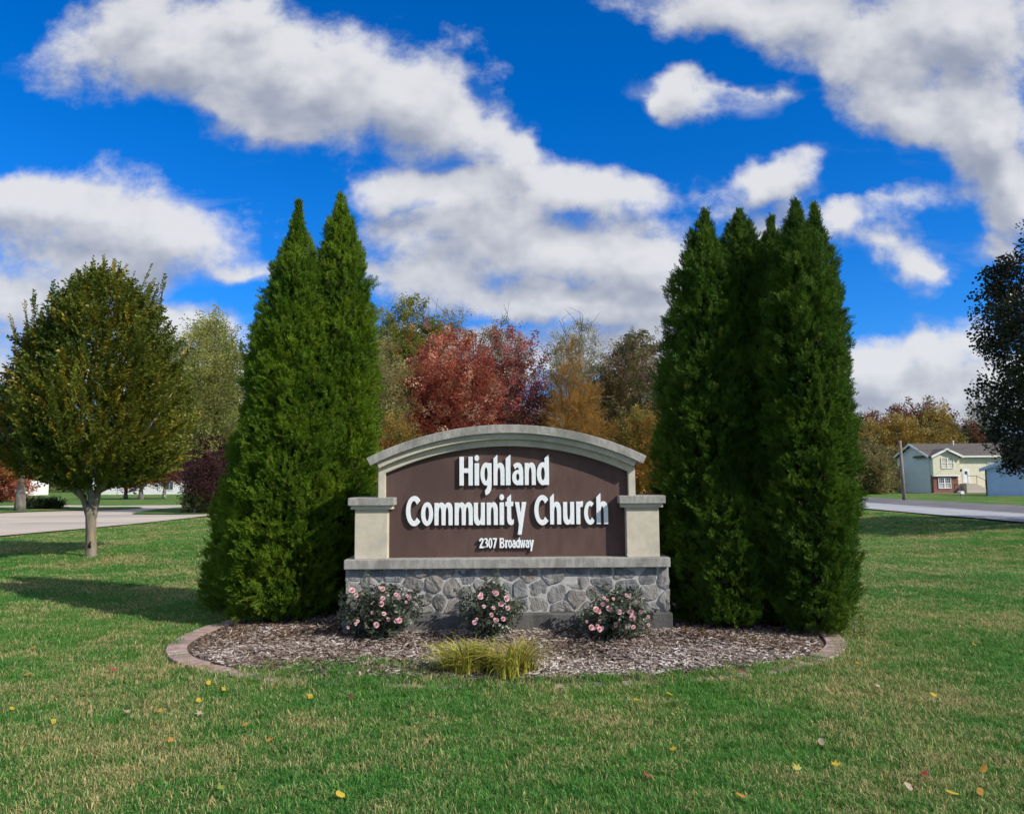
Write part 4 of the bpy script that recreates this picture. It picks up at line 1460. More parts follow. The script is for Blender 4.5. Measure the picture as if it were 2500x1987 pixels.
def tree(name, label, cat, x, y, H, prof, sprays, material, bark, count, trunk_r=0.12, clumps=26, cl_size=0.25, clear=0.2, up=0.5, size=(0.7, 1.2),
         group=None, forks=1, shell=0.5, seed=0, bare=0, ellipse=1.0, z0=None, lean=(0, 0)):
    """Tapered trunk, limbs to each clump, leaf sprays gathered round the clumps; prof gives crown radius by height fraction."""
    rs_ = np.random.default_rng(1000 + seed)
    if z0 is None:
        z0 = gz(x, y)
    t = empty(name, (x, y, z0))
    tag(t, label, cat, group)
    hs = np.array([p[0] for p in prof]); rr = np.array([p[1] for p in prof])
    zs = np.linspace(hs[0], hs[-1], 120)
    wgt = np.interp(zs, hs, rr) ** 1.5 + 1e-3
    cdf = np.cumsum(wgt); cdf /= cdf[-1]
    ch = np.interp((np.arange(clumps) + rs_.random(clumps)) / clumps, cdf, zs)
    ca = (np.arange(clumps) * 2.399963 + rs_.uniform(-.5, .5, clumps))
    cr = np.interp(ch, hs, rr) * (1 - (1 - shell) * rs_.random(clumps) ** 1.2) * 0.88
    lx = lean[0] * ch; ly = lean[1] * ch
    C = np.stack([x + lx + cr * np.cos(ca), y + ly + cr * np.sin(ca) * ellipse, z0 + ch * H], -1)
    # trunk and limbs
    mb = MB()
    top = z0 + H * (clear + 0.55 * (hs[-1] - clear))
    tp = []
    for i in range(7):
        f = i / 6
        tp.append((x + lean[0] * f * .6 + 0.05 * trunk_r * math.sin(5 * f + seed), y + 0.05 * trunk_r * math.cos(4 * f + seed), z0 - 0.1 + (top - z0 + .1) * f))
    mb.tube(tp, [trunk_r * (1.35 if i == 0 else 1.08 if i == 1 else 1 - 0.8 * i / 6) for i in range(7)], 10)
    for c in C:
        f = min(0.9, max(0.12, ((c[2] - z0) / H - 0.16) / max(hs[-1], .1)))
        zb = z0 + max(H * clear * 0.75, (c[2] - z0) * (0.45 + 0.2 * rs_.random()))
        zb = min(zb, top - 0.05)
        ff = (zb - z0) / (top - z0)
        bpnt = Vector((x + lean[0] * ff * .6, y, zb))
        cc_ = Vector(c)
        mid = bpnt.lerp(cc_, 0.5) + Vector((0, 0, 0.06 * H * rs_.random()))
        r0 = trunk_r * (1 - 0.75 * ff) * 0.5
        mb.tube([bpnt, bpnt.lerp(mid, .5) + Vector((0, 0, .01 * H)), mid, mid.lerp(cc_, .6), cc_], [r0, r0 * .8, r0 * .6, r0 * .4, r0 * .15], 5, False)
    trunk = mb.build('trunk', bark, t, True)
    if bare:
        mb = MB()
        for _ in range(bare):
            c = Vector(C[rs_.integers(len(C))])
            d = Vector((rs_.normal(0, .5), rs_.normal(0, .5), rs_.uniform(.3, 1.2))).normalized() * H * rs_.uniform(.06, .16)
            m1 = c + d * .5 + Vector(rs_.normal(0, .02 * H, 3))
            mb.tube([c, m1, c + d], [trunk_r * .10, trunk_r * .07, trunk_r * .03], 4, False)
        mb.build('twigs', bark, t)
    # sprays
    k = rs_.integers(0, clumps, count)
    csz = cl_size * (0.6 + 0.8 * rs_.random(clumps))
    sig = csz[k][:, None] * np.array([1, 1, .8])
    off = rs_.normal(0, 1, (count, 3))
    off /= np.maximum(np.linalg.norm(off, axis=1, keepdims=True), 1e-6)
    off *= (rs_.random((count, 1)) ** 0.45)
    P = C[k] + off * sig * 1.25
    # keep within the crown outline (soft)
    hf = (P[:, 2] - z0) / H
    rlim = np.interp(hf, hs, rr, left=0.0, right=0.0) * 1.08 + 0.1
    dx, dy = P[:, 0] - x - lean[0] * hf, P[:, 1] - y - lean[1] * hf
    rad = np.hypot(dx, dy / max(ellipse, 1e-3))
    ok = (rad < rlim) | (rs_.random(count) < 0.12)
    ok &= (hf < hs[-1] + .03) & (hf > hs[0] - .04)
    P, off = P[ok], off[ok]; dx, dy = dx[ok], dy[ok]
    n = len(P)
    D = off + 0.5 * np.stack([dx, dy, 0 * dx], -1) / (np.max(rr) + 1e-6) + np.array([0, 0, up]) + rs_.normal(0, .3, (n, 3))
    rot = eulers_from(D, rs_.uniform(-0.9, 0.9, n))
    tint = np.clip(0.55 * rs_.random(n) + 0.45 * rs_.random(clumps)[k][ok], 0, 1)
    scatter('crown', P, rot, rs_.uniform(size[0], size[1], n), rs_.integers(0, len(sprays), n), sprays, material, t, tint)
    return t


# ------------------------------------------------------------------ hornbeam on the left lawn
M_HBARK = mat('hornbeam_bark', (0.15, 0.125, 0.09), (0.27, 0.24, 0.19), scale=7, rough=0.95, bump=0.9, bscale=26, stretch=(1, 1, 0.3), c3=(0.26, 0.20, 0.07), scale3=3.5)
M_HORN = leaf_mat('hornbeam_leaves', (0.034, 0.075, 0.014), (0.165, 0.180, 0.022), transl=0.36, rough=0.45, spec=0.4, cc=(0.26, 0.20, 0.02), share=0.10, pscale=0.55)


def hornbeam():
    g_ = ground_at(222, 1362)
    x, y, z0 = g_.x, g_.y, g_.z
    H = at(250, 684, y).z - z0
    t = empty('hornbeam_tree', (x, y, z0))
    tag(t, 'upright oval green tree with forked pale trunk on the left lawn', 'tree')
    rs_ = np.random.default_rng(42)
    # forked trunk
    mb = MB()
    q = lambda px, py, dy=0.0: tuple(at(px, py, y + dy))
    mb.tube([(x, y, z0 - .1), (x, y, z0 + .06), q(222, 1310), q(222, 1262), q(222, 1235)], [.145, .108, .098, .102, .112], 14)
    forks = [[q(218, 1262), q(205, 1222), q(190, 1190), q(150, 1120), q(95, 1000), q(60, 880)],
             [q(228, 1262), q(238, 1215), q(244, 1170), q(270, 1080), q(300, 950), q(330, 830)],
             [q(224, 1255, .03), q(222, 1215, .10), q(214, 1170, .2), q(200, 1050, .3), q(225, 880, .2), q(250, 720)],
             [q(222, 1250, -.03), q(226, 1210, -.06), q(205, 1150, -.2), q(180, 1050, -.3), q(170, 900, -.4), q(165, 770, -.2)],
             [q(240, 1200), q(270, 1160, -.2), q(320, 1100, -.5), q(380, 1020, -.6), q(420, 960, -.5)],
             [q(205, 1215), q(150, 1170, .3), q(80, 1120, .4), q(10, 1050, .4), q(-30, 980, .4)],
             [q(236, 1200), q(280, 1180, .5), q(350, 1130, 1.0), q(400, 1050, 1.2)]]
    for p in forks:
        n = len(p)
        mb.tube(p, [.07 * (1 - .85 * i / (n - 1)) for i in range(n)], 9, False)
    # branch collar and old wound on the trunk
    wound = Vector(q(226, 1330)) + Vector((0, -.105, 0))
    mb.build('trunk', M_HBARK, t, True)
    MB().tube([wound + Vector((0, .03, -.07)), wound + Vector((0.005, -.004, -.02)), wound + Vector((0, -.002, .04)), wound + Vector((.01, .03, .09))], [.012, .026, .022, .008], 7).build('bark_wound', M_CORE, t, True)
    prof = [(0.235, .35), (.265, 1.15), (.31, 1.65), (.37, 1.92), (.46, 2.0), (.55, 1.92), (.64, 1.72), (.73, 1.52), (.82, 1.22), (.90, .85), (.96, .45), (1.0, .12)]
    hs = np.array([p[0] for p in prof]); rr = np.array([p[1] for p in prof])
    N = 8200
    zs = np.linspace(hs[0], 1, 200); w = np.interp(zs, hs, rr) + .05; cdf = np.cumsum(w); cdf /= cdf[-1]
    h = np.interp(rs_.random(N), cdf, zs); th = rs_.uniform(0, 6.283, N)
    lump = fbm(np.stack([np.cos(th) * 1.7, np.sin(th) * 1.7, h * 4.5], -1), 2) - .5
    lump2 = fbm(np.stack([np.cos(th) * 5, np.sin(th) * 5, h * 4 + 5], -1), 2) - .5
    rad = 0.81 * np.interp(h, hs, rr) * (1 + .60 * lump + .72 * lump2) * (1 - 0.55 * rs_.random(N) ** 2.0)
    P = np.stack([x + rad * np.cos(th), y + rad * np.sin(th), z0 + h * H], -1)
    upv = rs_.normal(1.15, .5, N)
    D = np.stack([np.cos(th), np.sin(th), upv], -1) + rs_.normal(0, .3, (N, 3))
    # upright shoots breaking the top outline
    SP, SD = [], []
    for (px, py0, py1, dx_) in [(250, 700, 640, 4), (232, 720, 655, -6), (268, 715, 648, 10), (285, 720, 665, 14), (215, 735, 672, -8), (165, 765, 690, 6), (120, 790, 705, 8),
                                (330, 790, 690, 34), (345, 800, 705, 40), (372, 830, 700, 26), (360, 800, 720, 30), (380, 860, 745, 12), (318, 770, 670, 40), (395, 900, 800, 8), (388, 840, 765, -2),
                                (75, 930, 745, -12), (55, 980, 790, -22), (88, 880, 735, -5), (300, 740, 690, 22), (350, 770, 712, 18), (190, 745, 690, -4), (140, 780, 720, 10)]:
        dep = rs_.uniform(-.5, .5)
        a_, c_ = at(px, py0, y + dep), at(px + dx_, py1, y + dep)
        m_ = max(7, int((py0 - py1) / 11))
        for i in range(m_):
            SP.append(tuple(a_.lerp(c_, i / m_))); SD.append(tuple((c_ - a_).normalized() + Vector(rs_.normal(0, .12, 3))))
    P = np.concatenate([P, np.array(SP)]); D = np.concatenate([D, np.array(SD)])
    n = len(P)
    rot = eulers_from(D, rs_.uniform(-1.2, 1.2, n))
    sc = rs_.uniform(.58, 1.0, n); sc[N:] *= .85
    # sunlight on the right flank is put into the tint: yellower and lighter rightwards
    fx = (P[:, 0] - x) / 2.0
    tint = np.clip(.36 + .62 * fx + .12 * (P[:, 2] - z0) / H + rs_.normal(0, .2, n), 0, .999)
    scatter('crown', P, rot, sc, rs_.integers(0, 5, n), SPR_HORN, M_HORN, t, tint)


hornbeam()

# ------------------------------------------------------------------ roses in front of the stone base
M_RLEAF = leaf_mat('rose_leaves', (0.045, 0.058, 0.036), (0.125, 0.145, 0.095), transl=0.2, rough=0.4, spec=0.5, cc=(0.24, 0.26, 0.21), share=0.07, pscale=6.0)
M_RSTEM = mat('rose_stems', (0.06, 0.05, 0.035), (0.13, 0.11, 0.07), scale=20, rough=0.8)
M_PETAL = mat('rose_petals', (0.88, 0.52, 0.55), (0.93, 0.70, 0.70), scale=70, rough=0.55, transl=0.3, c3=(0.90, 0.68, 0.66), scale3=40, coord='obj', rand=0.08)
SPR_ROSE = [spray(600 + k, 0.11, 7, 0.034, 0.021, 1.2) for k in range(5)]


def bloom_mesh(seed, open_=1.0):
    r = random.Random(seed)
    vs, fs = [], []
    for ring, (rad, tilt, npet, ln) in enumerate(((.010, 1.35, 4, .018), (.017, 1.0, 5, .023), (.022, 0.55 * open_, 6, .027))):
        for i in range(npet):
            a = 2 * math.pi * i / npet + ring * .6 + r.uniform(-.2, .2)
            ca, sa = math.cos(a), math.sin(a)
            k = len(vs)
            w = rad * .95
            for (t, wf) in ((0, .35), (.55, 1.0), (1.0, .75)):
                out = .003 + t * ln * math.cos(tilt) ; zz_ = t * ln * math.sin(tilt) + (.004 if t == 1 else 0) * (1 - ring * .8)
                for s in (-1, 0, 1):
                    curl = .004 * abs(s)
                    px, py = out - curl * (1 if t else 0), s * w * wf
                    vs.append((px * ca - py * sa, px * sa + py * ca, zz_ + curl * .4))
            for t in range(2):
                for s in range(2):
                    q = k + t * 3 + s
                    fs.append((q, q + 1, q + 4, q + 3))
    me = mesh('rose_bloom', vs, fs, True)
    me.materials.append(M_PETAL)
    return me


BLOOMS = [bloom_mesh(k, random.uniform(.6, 1.3)) for k in range(5)]


def rose_bush(label, px0, px1, py_top, py_base, Y, blooms, seed):
    rs_ = np.random.default_rng(seed)
    c = at((px0 + px1) / 2, py_base, Y)
    z0 = float(mulch_z(np.array([c.x]), np.array([Y]))[0])
    x = c.x
    hw = (at(px1, 1500, Y).x - at(px0, 1500, Y).x) / 2
    H = at(1200, py_top, Y).z - z0
    t = empty('rose_bush', (x, Y, z0))
    tag(t, label, 'rose bush', 'rose bushes in front of the stone base')
    mb = MB(); tips = []
    for i in range(34):
        a = rs_.uniform(0, 6.283); r_ = math.sqrt(rs_.random()) * (1.0 if i < 24 else 1.22)
        e = Vector((x + hw * r_ * math.cos(a), Y + min(hw, .24) * r_ * math.sin(a), z0 + H * (0.45 + .55 * rs_.random()) * (1 - .35 * r_ ** 2)))
        b0 = Vector((x + rs_.normal(0, .04), Y + rs_.normal(0, .03), z0 - .02))
        m1 = b0.lerp(e, .45) + Vector((rs_.normal(0, .03), rs_.normal(0, .03), .04))
        mb.tube([b0, m1, e], [.0055, .004, .0018], 5, False)
        for f in (.35, .5, .62, .74, .85, .95, 1.0):
            p = (m1.lerp(e, (f - .45) / .55) if f > .45 else b0.lerp(m1, f / .45))
            tips.append(p)
    mb.build('stems', M_RSTEM, t)
    N = int(480 + 500 * hw)
    P = []
    for i in range(N):
        p = tips[rs_.integers(len(tips))]
        P.append((p[0] + rs_.normal(0, .045), p[1] + rs_.normal(0, .04), max(z0 + .04, p[2] + rs_.normal(0, .04))))
    P = np.array(P)
    D = rs_.normal(0, .7, (N, 3)) + np.array([0, -.2, .5])
    scatter('foliage', P, eulers_from(D, rs_.uniform(-1.5, 1.5, N)), rs_.uniform(.7, 1.25, N), rs_.integers(0, 5, N), SPR_ROSE, M_RLEAF, t)
    for k, (bx, by) in enumerate(blooms):
        dep = Y - .30 * rs_.uniform(.85, 1.05)
        p = at(bx, by, dep)
        o = bpy.data.objects.new('rose_bloom', BLOOMS[k % 5])
        COL.objects.link(o); o.parent = t; o.matrix_parent_inverse = world_of(t).inverted()
        o.location = p
        d = Vector((rs_.normal(0, .35), -1.0, rs_.uniform(.2, .9))).normalized()
        o.rotation_euler = d.to_track_quat('Z', 'Y').to_euler()
        s = rs_.uniform(.5, 1.1)
        o.scale = (s, s, s)


BL1 = [(315, 1283), (338, 1297), (146, 1338), (339, 1363), (433, 1335), (456, 1350), (514, 1342), (537, 1357), (508, 1387), (262, 1465), (347, 1473), (376, 1513), (434, 1527), (459, 1521), (157, 1527), (142, 1545), (88, 1570), (294, 1553), (323, 1402), (118, 1305)]
BL1 = [(820 + a * .3384, 1000 + c * .3384) for a, c in BL1]
BL2 = [(1047, 1332), (1040, 1355), (1158, 1330), (1140, 1316), (1224, 1362), (1068, 1420), (1135, 1432), (1190, 1403), (1125, 1480), (1153, 1520), (1207, 1510), (1017, 1513), (1000, 1535), (1236, 1430)]
BL2 = [(820 + a * .3384, 1000 + c * .3384) for a, c in BL2] + [(1220 + a * .3385, 1000 + c * .3385) for a, c in ((45, 1362), (60, 1432), (25, 1510), (8, 1403))]
BL3 = [(753, 1358), (775, 1375), (820, 1365), (915, 1340), (935, 1352), (988, 1390), (745, 1405), (788, 1437), (715, 1455), (693, 1440), (862, 1460), (925, 1455), (950, 1460), (1020, 1457), (1072, 1492), (960, 1503), (630, 1528), (720, 1525), (658, 1568), (842, 1550), (720, 1582), (742, 1577), (706, 1563), (916, 1565), (968, 1567), (1072, 1553), (680, 1578)]
BL3 = [(1220 + a * .3385, 1000 + c * .3385) for a, c in BL3]
rose_bush('leftmost pink rose bush, below the left pilaster', 842, 1028, 1418, 1556, 7.48, BL1, 1)
rose_bush('smallest pink rose bush, in the middle behind the yellow grass clumps', 1140, 1252, 1426, 1556, 7.46, BL2, 2)
rose_bush('rightmost pink rose bush, thick with blooms below the street number side', 1425, 1592, 1436, 1566, 7.42, BL3, 3)

# ------------------------------------------------------------------ yellow grass clumps at the front of the bed
M_YGRASS = leaf_mat('variegated_grass', (0.22, 0.25, 0.03), (0.60, 0.55, 0.10), transl=0.3, rough=0.45, spec=0.35, cc=(0.30, 0.19, 0.07), share=0.16, pscale=9.0)


def long_blade(seed):
    r = random.Random(seed)
    vs, fs = [], []
    L = r.uniform(.24, .36); w = .0052; bend = r.uniform(.05, .75)
    n = 6
    for i in range(n + 1):
        f = i / n
        a = bend * f * f * 1.3
        y_ = L * f * math.sin(a) ; z_ = L * f * math.cos(a * .9)
        ww = w * (1 - f) ** .55 + .0003
        vs += [(-ww, y_, z_), (ww, y_, z_ + .0006)]
        if i:
            k = 2 * i
            fs.append((k - 2, k - 1, k + 1, k))
    return proto('blade_source', vs, fs)


LB = [long_blade(k) for k in range(7)]


def grass_clump(label, px, py, hw, n, seed):
    rs_ = np.random.default_rng(seed)
    g_ = ground_at(px, py)
    x, y = g_.x, g_.y
    z0 = float(mulch_z(np.array([x]), np.array([y]))[0])
    t = empty('ornamental_grass', (x, y, z0))
    tag(t, label, 'ornamental grass', 'yellow grass clumps at the front of the bed')
    sub = [(hw * (-.75 + 1.5 * q / 6), rs_.normal(0, .28) * hw) for q in range(7)]
    k = rs_.integers(0, 7, n)
    X = np.array([sub[i][0] for i in k]) + rs_.normal(0, .035, n); Yv = np.array([sub[i][1] for i in k]) + rs_.normal(0, .03, n)
    out = np.arctan2(Yv + rs_.normal(0, .06, n), X + rs_.normal(0, .08, n)) - math.pi / 2
    P = np.stack([x + X, y + Yv, np.full(n, z0 - .005)], -1)
    rot = np.stack([-rs_.normal(.02, .20, n), rs_.normal(0, .16, n), out], -1)
    scatter('blades', P, rot, rs_.uniform(.45, 1.0, n), rs_.integers(0, 7, n), LB, M_YGRASS, t)


grass_clump('yellow green ornamental grass clump at the bed front, left one of two', 1138, 1652, .18, 620, 1)
grass_clump('yellow green ornamental grass clump at the bed front, right one of two', 1245, 1652, .20, 720, 2)
# ------------------------------------------------------------------ background trees
M_GBARK = mat('grey_bark', (0.13, 0.115, 0.10), (0.24, 0.22, 0.20), scale=6, rough=0.95, bump=0.8, bscale=18, stretch=(1, 1, .3))
M_WBARK = mat('pale_bark', (0.42, 0.39, 0.35), (0.58, 0.55, 0.50), scale=5, rough=0.9, c3=(0.16, 0.14, 0.12), scale3=4.0, stretch=(1, 1, 2.0))


def lm(name, a, c, cc=None, share=.15, transl=.35, ps=.35):
    return leaf_mat(name, a, c, transl=transl, rough=.6, spec=.25, cc=cc, share=share, pscale=ps)


L_RED = lm('maple_red_leaves', (0.25, 0.058, 0.042), (0.50, 0.16, 0.10), (0.55, 0.32, 0.21), .22)
L_PURP = lm('maple_dark_red_leaves', (0.24, 0.060, 0.060), (0.42, 0.13, 0.11), (0.18, 0.12, 0.085), .25)
L_YG = lm('yellow_green_leaves', (0.13, 0.165, 0.026), (0.30, 0.28, 0.045))
L_OLIVE = lm('olive_pale_leaves', (0.20, 0.20, 0.065), (0.40, 0.37, 0.16), (0.30, 0.16, 0.07), .12)
L_WISP = lm('wispy_grey_leaves', (0.18, 0.19, 0.10), (0.32, 0.30, 0.17))
L_CYP = lm('cypress_rust_needles', (0.25, 0.145, 0.038), (0.44, 0.26, 0.065))
L_BROWNG = lm('brown_green_leaves', (0.085, 0.105, 0.034), (0.26, 0.20, 0.095), (0.26, 0.17, 0.12), .22)
L_ORG = lm('orange_green_leaves', (0.12, 0.15, 0.028), (0.42, 0.22, 0.045), (0.42, 0.16, 0.06), .18)
L_ORANGE = lm('orange_leaves', (0.30, 0.12, 0.02), (0.48, 0.24, 0.03))
L_BIRCH = lm('birch_leaves', (0.18, 0.22, 0.06), (0.36, 0.37, 0.12), (0.32, 0.29, 0.08), .15)
L_PLUM = lm('plum_leaves', (0.065, 0.030, 0.035), (0.17, 0.08, 0.08))
L_GOLD = lm('golden_leaves', (0.21, 0.155, 0.038), (0.38, 0.26, 0.06), (0.20, 0.18, 0.07), .2, ps=.12)
L_OAK = lm('oak_brown_leaves', (0.15, 0.065, 0.04), (0.29, 0.125, 0.07), (0.10, 0.09, 0.04), .25, ps=.15)
L_TAN = lm('tan_green_leaves', (0.19, 0.165, 0.07), (0.37, 0.31, 0.14), (0.12, 0.13, 0.04), .2, ps=.2)
L_DKG = lm('dark_green_leaves', (0.022, 0.040, 0.014), (0.060, 0.080, 0.024), ps=.2)
L_FAR = lm('far_wood_leaves', (0.10, 0.12, 0.045), (0.25, 0.20, 0.075), (0.22, 0.10, 0.04), .15, ps=.08)
L_DARK = leaf_mat('shade_tree_leaves', (0.016, 0.022, 0.012), (0.042, 0.052, 0.024), transl=.18, rough=.4, spec=.5, cc=(0.09, 0.085, 0.06), share=.06, pscale=.4)

ROUND = [(.16, .35), (.25, .75), (.38, .98), (.52, 1.0), (.66, .9), (.8, .68), (.9, .42), (1, .1)]
LOWROUND = [(.03, .55), (.12, .85), (.3, 1.0), (.5, .98), (.68, .82), (.84, .55), (1, .12)]
CONE = [(.05, .8), (.15, 1.0), (.35, .85), (.55, .6), (.75, .36), (.9, .17), (1, .04)]
OPEN = [(.3, .35), (.42, .75), (.58, 1.0), (.74, .92), (.88, .6), (1, .2)]


def btree(name, label, px, Y, top, half_px, prof, mat_, sprays=None, count=1300, bark=None, group='trees behind the sign', **kw):
    x = at(px, 1180, Y).x
    r_ = half_px * Y / F_PX
    z0 = gz(x, Y)
    H = at(px, top, Y).z - z0
    k = max(1.0, Y / 48.0)
    size = kw.pop('size', (0.62 * k, 1.1 * k))
    count = int(count * 1.6)
    kw.setdefault('cl_size', r_ * .42)
    kw.setdefault('clumps', 30)
    kw.setdefault('trunk_r', .018 * H + .03)
    kw.setdefault('seed', int(px + 7 * Y) % 991)
    return tree(name, label, 'tree', x, Y, H, [(a, c * r_) for a, c in prof], sprays or SPR_BIG, mat_, bark or M_GBARK, count, size=size, group=group, **kw)


btree('maple_tree', 'crimson red maple filling the space above the left half of the arch', 1078, 44, 800, 130, ROUND, L_RED, count=2300, clumps=52, shell=.35, lean=(.6, 0))
btree('maple_tree', 'sparser dark red maple above the crown of the arch', 1235, 47, 785, 108, ROUND, L_PURP, count=1150, clumps=36, bare=60, shell=.4)
btree('broadleaf_tree', 'tall yellow green tree rising behind the red maple', 1005, 57, 745, 104, OPEN, L_YG, count=1900, clumps=24, cl_size=1.0)
btree('broadleaf_tree', 'pale olive tree hugging the right edge of the left arborvitae', 925, 42, 815, 76, LOWROUND, L_OLIVE, SPR_FINE, count=1900)
btree('broadleaf_tree', 'thin grey wispy tree showing just right of the left arborvitae tips', 915, 62, 742, 60, OPEN, L_WISP, SPR_FINE, count=560, bare=90, cl_size=.9)
btree('broadleaf_tree', 'thin bare topped tree left of the red maple summit', 1110, 62, 742, 72, OPEN, L_WISP, SPR_FINE, count=600, bare=110, cl_size=.9)
btree('broadleaf_tree', 'thin bare topped tree above the dark red maple', 1215, 60, 780, 70, OPEN, L_WISP, SPR_FINE, count=620, bare=90, cl_size=.9)
btree('broadleaf_tree', 'wispy half bare tree rising behind the rusty cypress', 1410, 56, 778, 92, OPEN, L_WISP, SPR_FINE, count=1000, bare=140, cl_size=1.0)
btree('cypress_tree', 'rusty brown conical cypress right of the red maples', 1400, 45, 838, 102, CONE, L_CYP, SPR_NEEDLE, count=2200, clumps=52, cl_size=.6, shell=.4)
btree('broadleaf_tree', 'dark brown green tree beside the left edge of the right arborvitae', 1535, 50, 808, 112, ROUND, L_BROWNG, count=2300, clumps=36, lean=(1.0, 0), up=.9)
btree('maple_tree', 'low orange and green maple behind the right shoulder of the arch', 1570, 39, 1005, 84, LOWROUND, L_ORG, SPR_FINE, count=1500)
btree('maple_tree', 'low rust orange bush behind the left shoulder of the arch', 960, 37, 1010, 62, LOWROUND, L_ORG, SPR_FINE, count=900)
btree('broadleaf_tree', 'dark green tree filling behind the right end of the sign', 1500, 62, 960, 90, LOWROUND, L_DKG, count=900)

btree('birch_tree', 'open pale green birch with white trunk left of the left arborvitae', 512, 38, 758, 92, [(.2, .5), (.3, .85), (.45, 1.0), (.6, .95), (.75, .78), (.88, .5), (1, .12)], L_BIRCH, SPR_FINE, count=2100, bark=M_WBARK, clumps=44, bare=40, size=(.75, 1.2), group='trees beyond the drive')
btree('plum_tree', 'dark purple leaved tree beyond the drive beside the left arborvitae', 512, 37, 1070, 54, LOWROUND, L_PLUM, SPR_FINE, count=1200, group='trees beyond the drive', z0=None)
btree('broadleaf_tree', 'orange leaved tree with thick grey trunk at the far left', 52, 39, 930, 130, [(.27, .35), (.38, .8), (.55, 1), (.8, .8), (1, .2)], L_ORANGE, SPR_FINE, count=1300, trunk_r=.22, clear=.36, group='trees beyond the drive')
btree('maple_tree', 'dull red maple at the far left edge behind the orange tree', 5, 62, 1060, 62, LOWROUND, L_RED, count=700, group='trees beyond the drive')
btree('maple_tree', 'small red tree in front of the long white building, leftmost', 308, 92, 1110, 42, [(.28, .5), (.42, 1), (.65, .95), (.85, .6), (1, .1)], L_RED, count=420, trunk_r=.22, group='small trees by the white building')
btree('maple_tree', 'small yellow green tree in front of the long white building', 345, 90, 1105, 48, [(.32, .5), (.45, 1), (.65, .95), (.85, .6), (1, .1)], L_ORG, count=420, trunk_r=.26, group='small trees by the white building')
btree('maple_tree', 'small dark red tree in front of the long white building, by its window', 402, 92, 1100, 52, [(.36, .5), (.48, 1), (.65, .95), (.85, .6), (1, .1)], L_PURP, count=520, trunk_r=.2, bark=M_WBARK, group='small trees by the white building')
for i, (px, top, hw, lb) in enumerate(((-40, 1090, 60, 'autumn tree cut by the left photo edge beyond the small white house'), (90, 1075, 60, 'far autumn tree seen past the thick trunk at left'), (190, 1085, 50, 'far autumn tree behind the fork of the near left tree'),
                                       (300, 1065, 60, 'far autumn tree behind the leftmost end of the long white building'), (420, 1080, 60, 'far autumn tree over the window of the long white building'), (560, 1050, 70, 'far autumn tree showing below the birch crown'))):
    btree('broadleaf_tree', lb, px, 150 + 6 * (i % 3), top, hw, LOWROUND, L_FAR, count=420, clumps=18, group='far row of trees on the left')
for i, (px, top, hw, lb) in enumerate(((900, 1020, 60, 'olive tree low between the left arborvitae and the arch'), (1040, 1010, 70, 'olive tree low behind the trunk of the crimson maple'), (1180, 1000, 70, 'olive tree low between the two red maples'),
                                       (1320, 1010, 70, 'olive tree low in the gap left of the rusty cypress'), (1460, 1030, 70, 'olive tree low between cypress and dark brown green tree'), (1560, 1060, 60, 'olive tree low beside the right arborvitae behind the orange maple'))):
    btree('broadleaf_tree', lb, px, 84 + 4 * (i % 3), top, hw, LOWROUND, L_FAR, count=480, clumps=18, group='row of trees behind the arch')

RG = 'trees behind the cream house'
btree('oak_tree', 'rust brown oak topping the trees behind the cream house, leftmost', 2135, 128, 1005, 62, ROUND, L_OAK, count=480, bare=30, group=RG)
btree('oak_tree', 'rust brown oak topping the trees behind the cream house, middle', 2215, 130, 988, 66, ROUND, L_OAK, count=520, bare=30, group=RG)
btree('oak_tree', 'rust brown oak topping the trees behind the cream house, rightmost', 2285, 128, 976, 52, ROUND, L_OAK, count=480, bare=30, group=RG)
btree('broadleaf_tree', 'golden brown tree above the gable of the cream house', 2205, 112, 1018, 80, LOWROUND, L_GOLD, count=1000, clumps=34, group=RG)
btree('broadleaf_tree', 'golden brown tree above the roof of the cream house', 2290, 114, 1006, 62, LOWROUND, L_GOLD, count=900, clumps=30, group=RG)
btree('broadleaf_tree', 'golden brown tree rising behind the right arborvitae edge', 2115, 112, 1028, 70, LOWROUND, L_GOLD, count=800, clumps=30, group=RG)
btree('broadleaf_tree', 'tan leaved low tree left of the utility pole', 2102, 82, 1085, 68, LOWROUND, L_TAN, count=1200, clumps=34, trunk_r=.4, group=RG)
btree('broadleaf_tree', 'tan leaved bush behind the brown deck', 2180, 104, 1105, 44, LOWROUND, L_TAN, count=600, group=RG)
btree('pine_tree', 'dark green tree above the ridge of the cream house', 2330, 118, 1040, 34, LOWROUND, L_DKG, count=520, group=RG)
btree('broadleaf_tree', 'purplish brown tree right of the dark green tree', 2368, 120, 1034, 36, LOWROUND, L_OAK, count=420, bare=30, group=RG)
btree('broadleaf_tree', 'pale nearly bare tree beside the big shade tree', 2402, 135, 985, 30, OPEN, L_WISP, SPR_FINE, count=200, bare=60, group=RG)
btree('broadleaf_tree', 'dark green tree low behind the shed', 2430, 120, 1060, 50, LOWROUND, L_DKG, count=480, group=RG)

# big dark shade tree leaning in from the right edge
tree('shade_tree', 'large dark shade tree reaching in from the right edge over the shed', 'tree', at(2720, 1180, 24).x, 24.0, 9.6,
     [(.18, 2.6), (.26, 3.3), (.38, 3.4), (.48, 2.9), (.56, 2.8), (.66, 3.5), (.76, 3.4), (.86, 2.4), (1, .5)], SPR_BIG, L_DARK, M_GBARK, 3300, trunk_r=.34, clumps=40, cl_size=.62, clear=.22, shell=.8, seed=77, size=(.6, 1.0), up=.15)


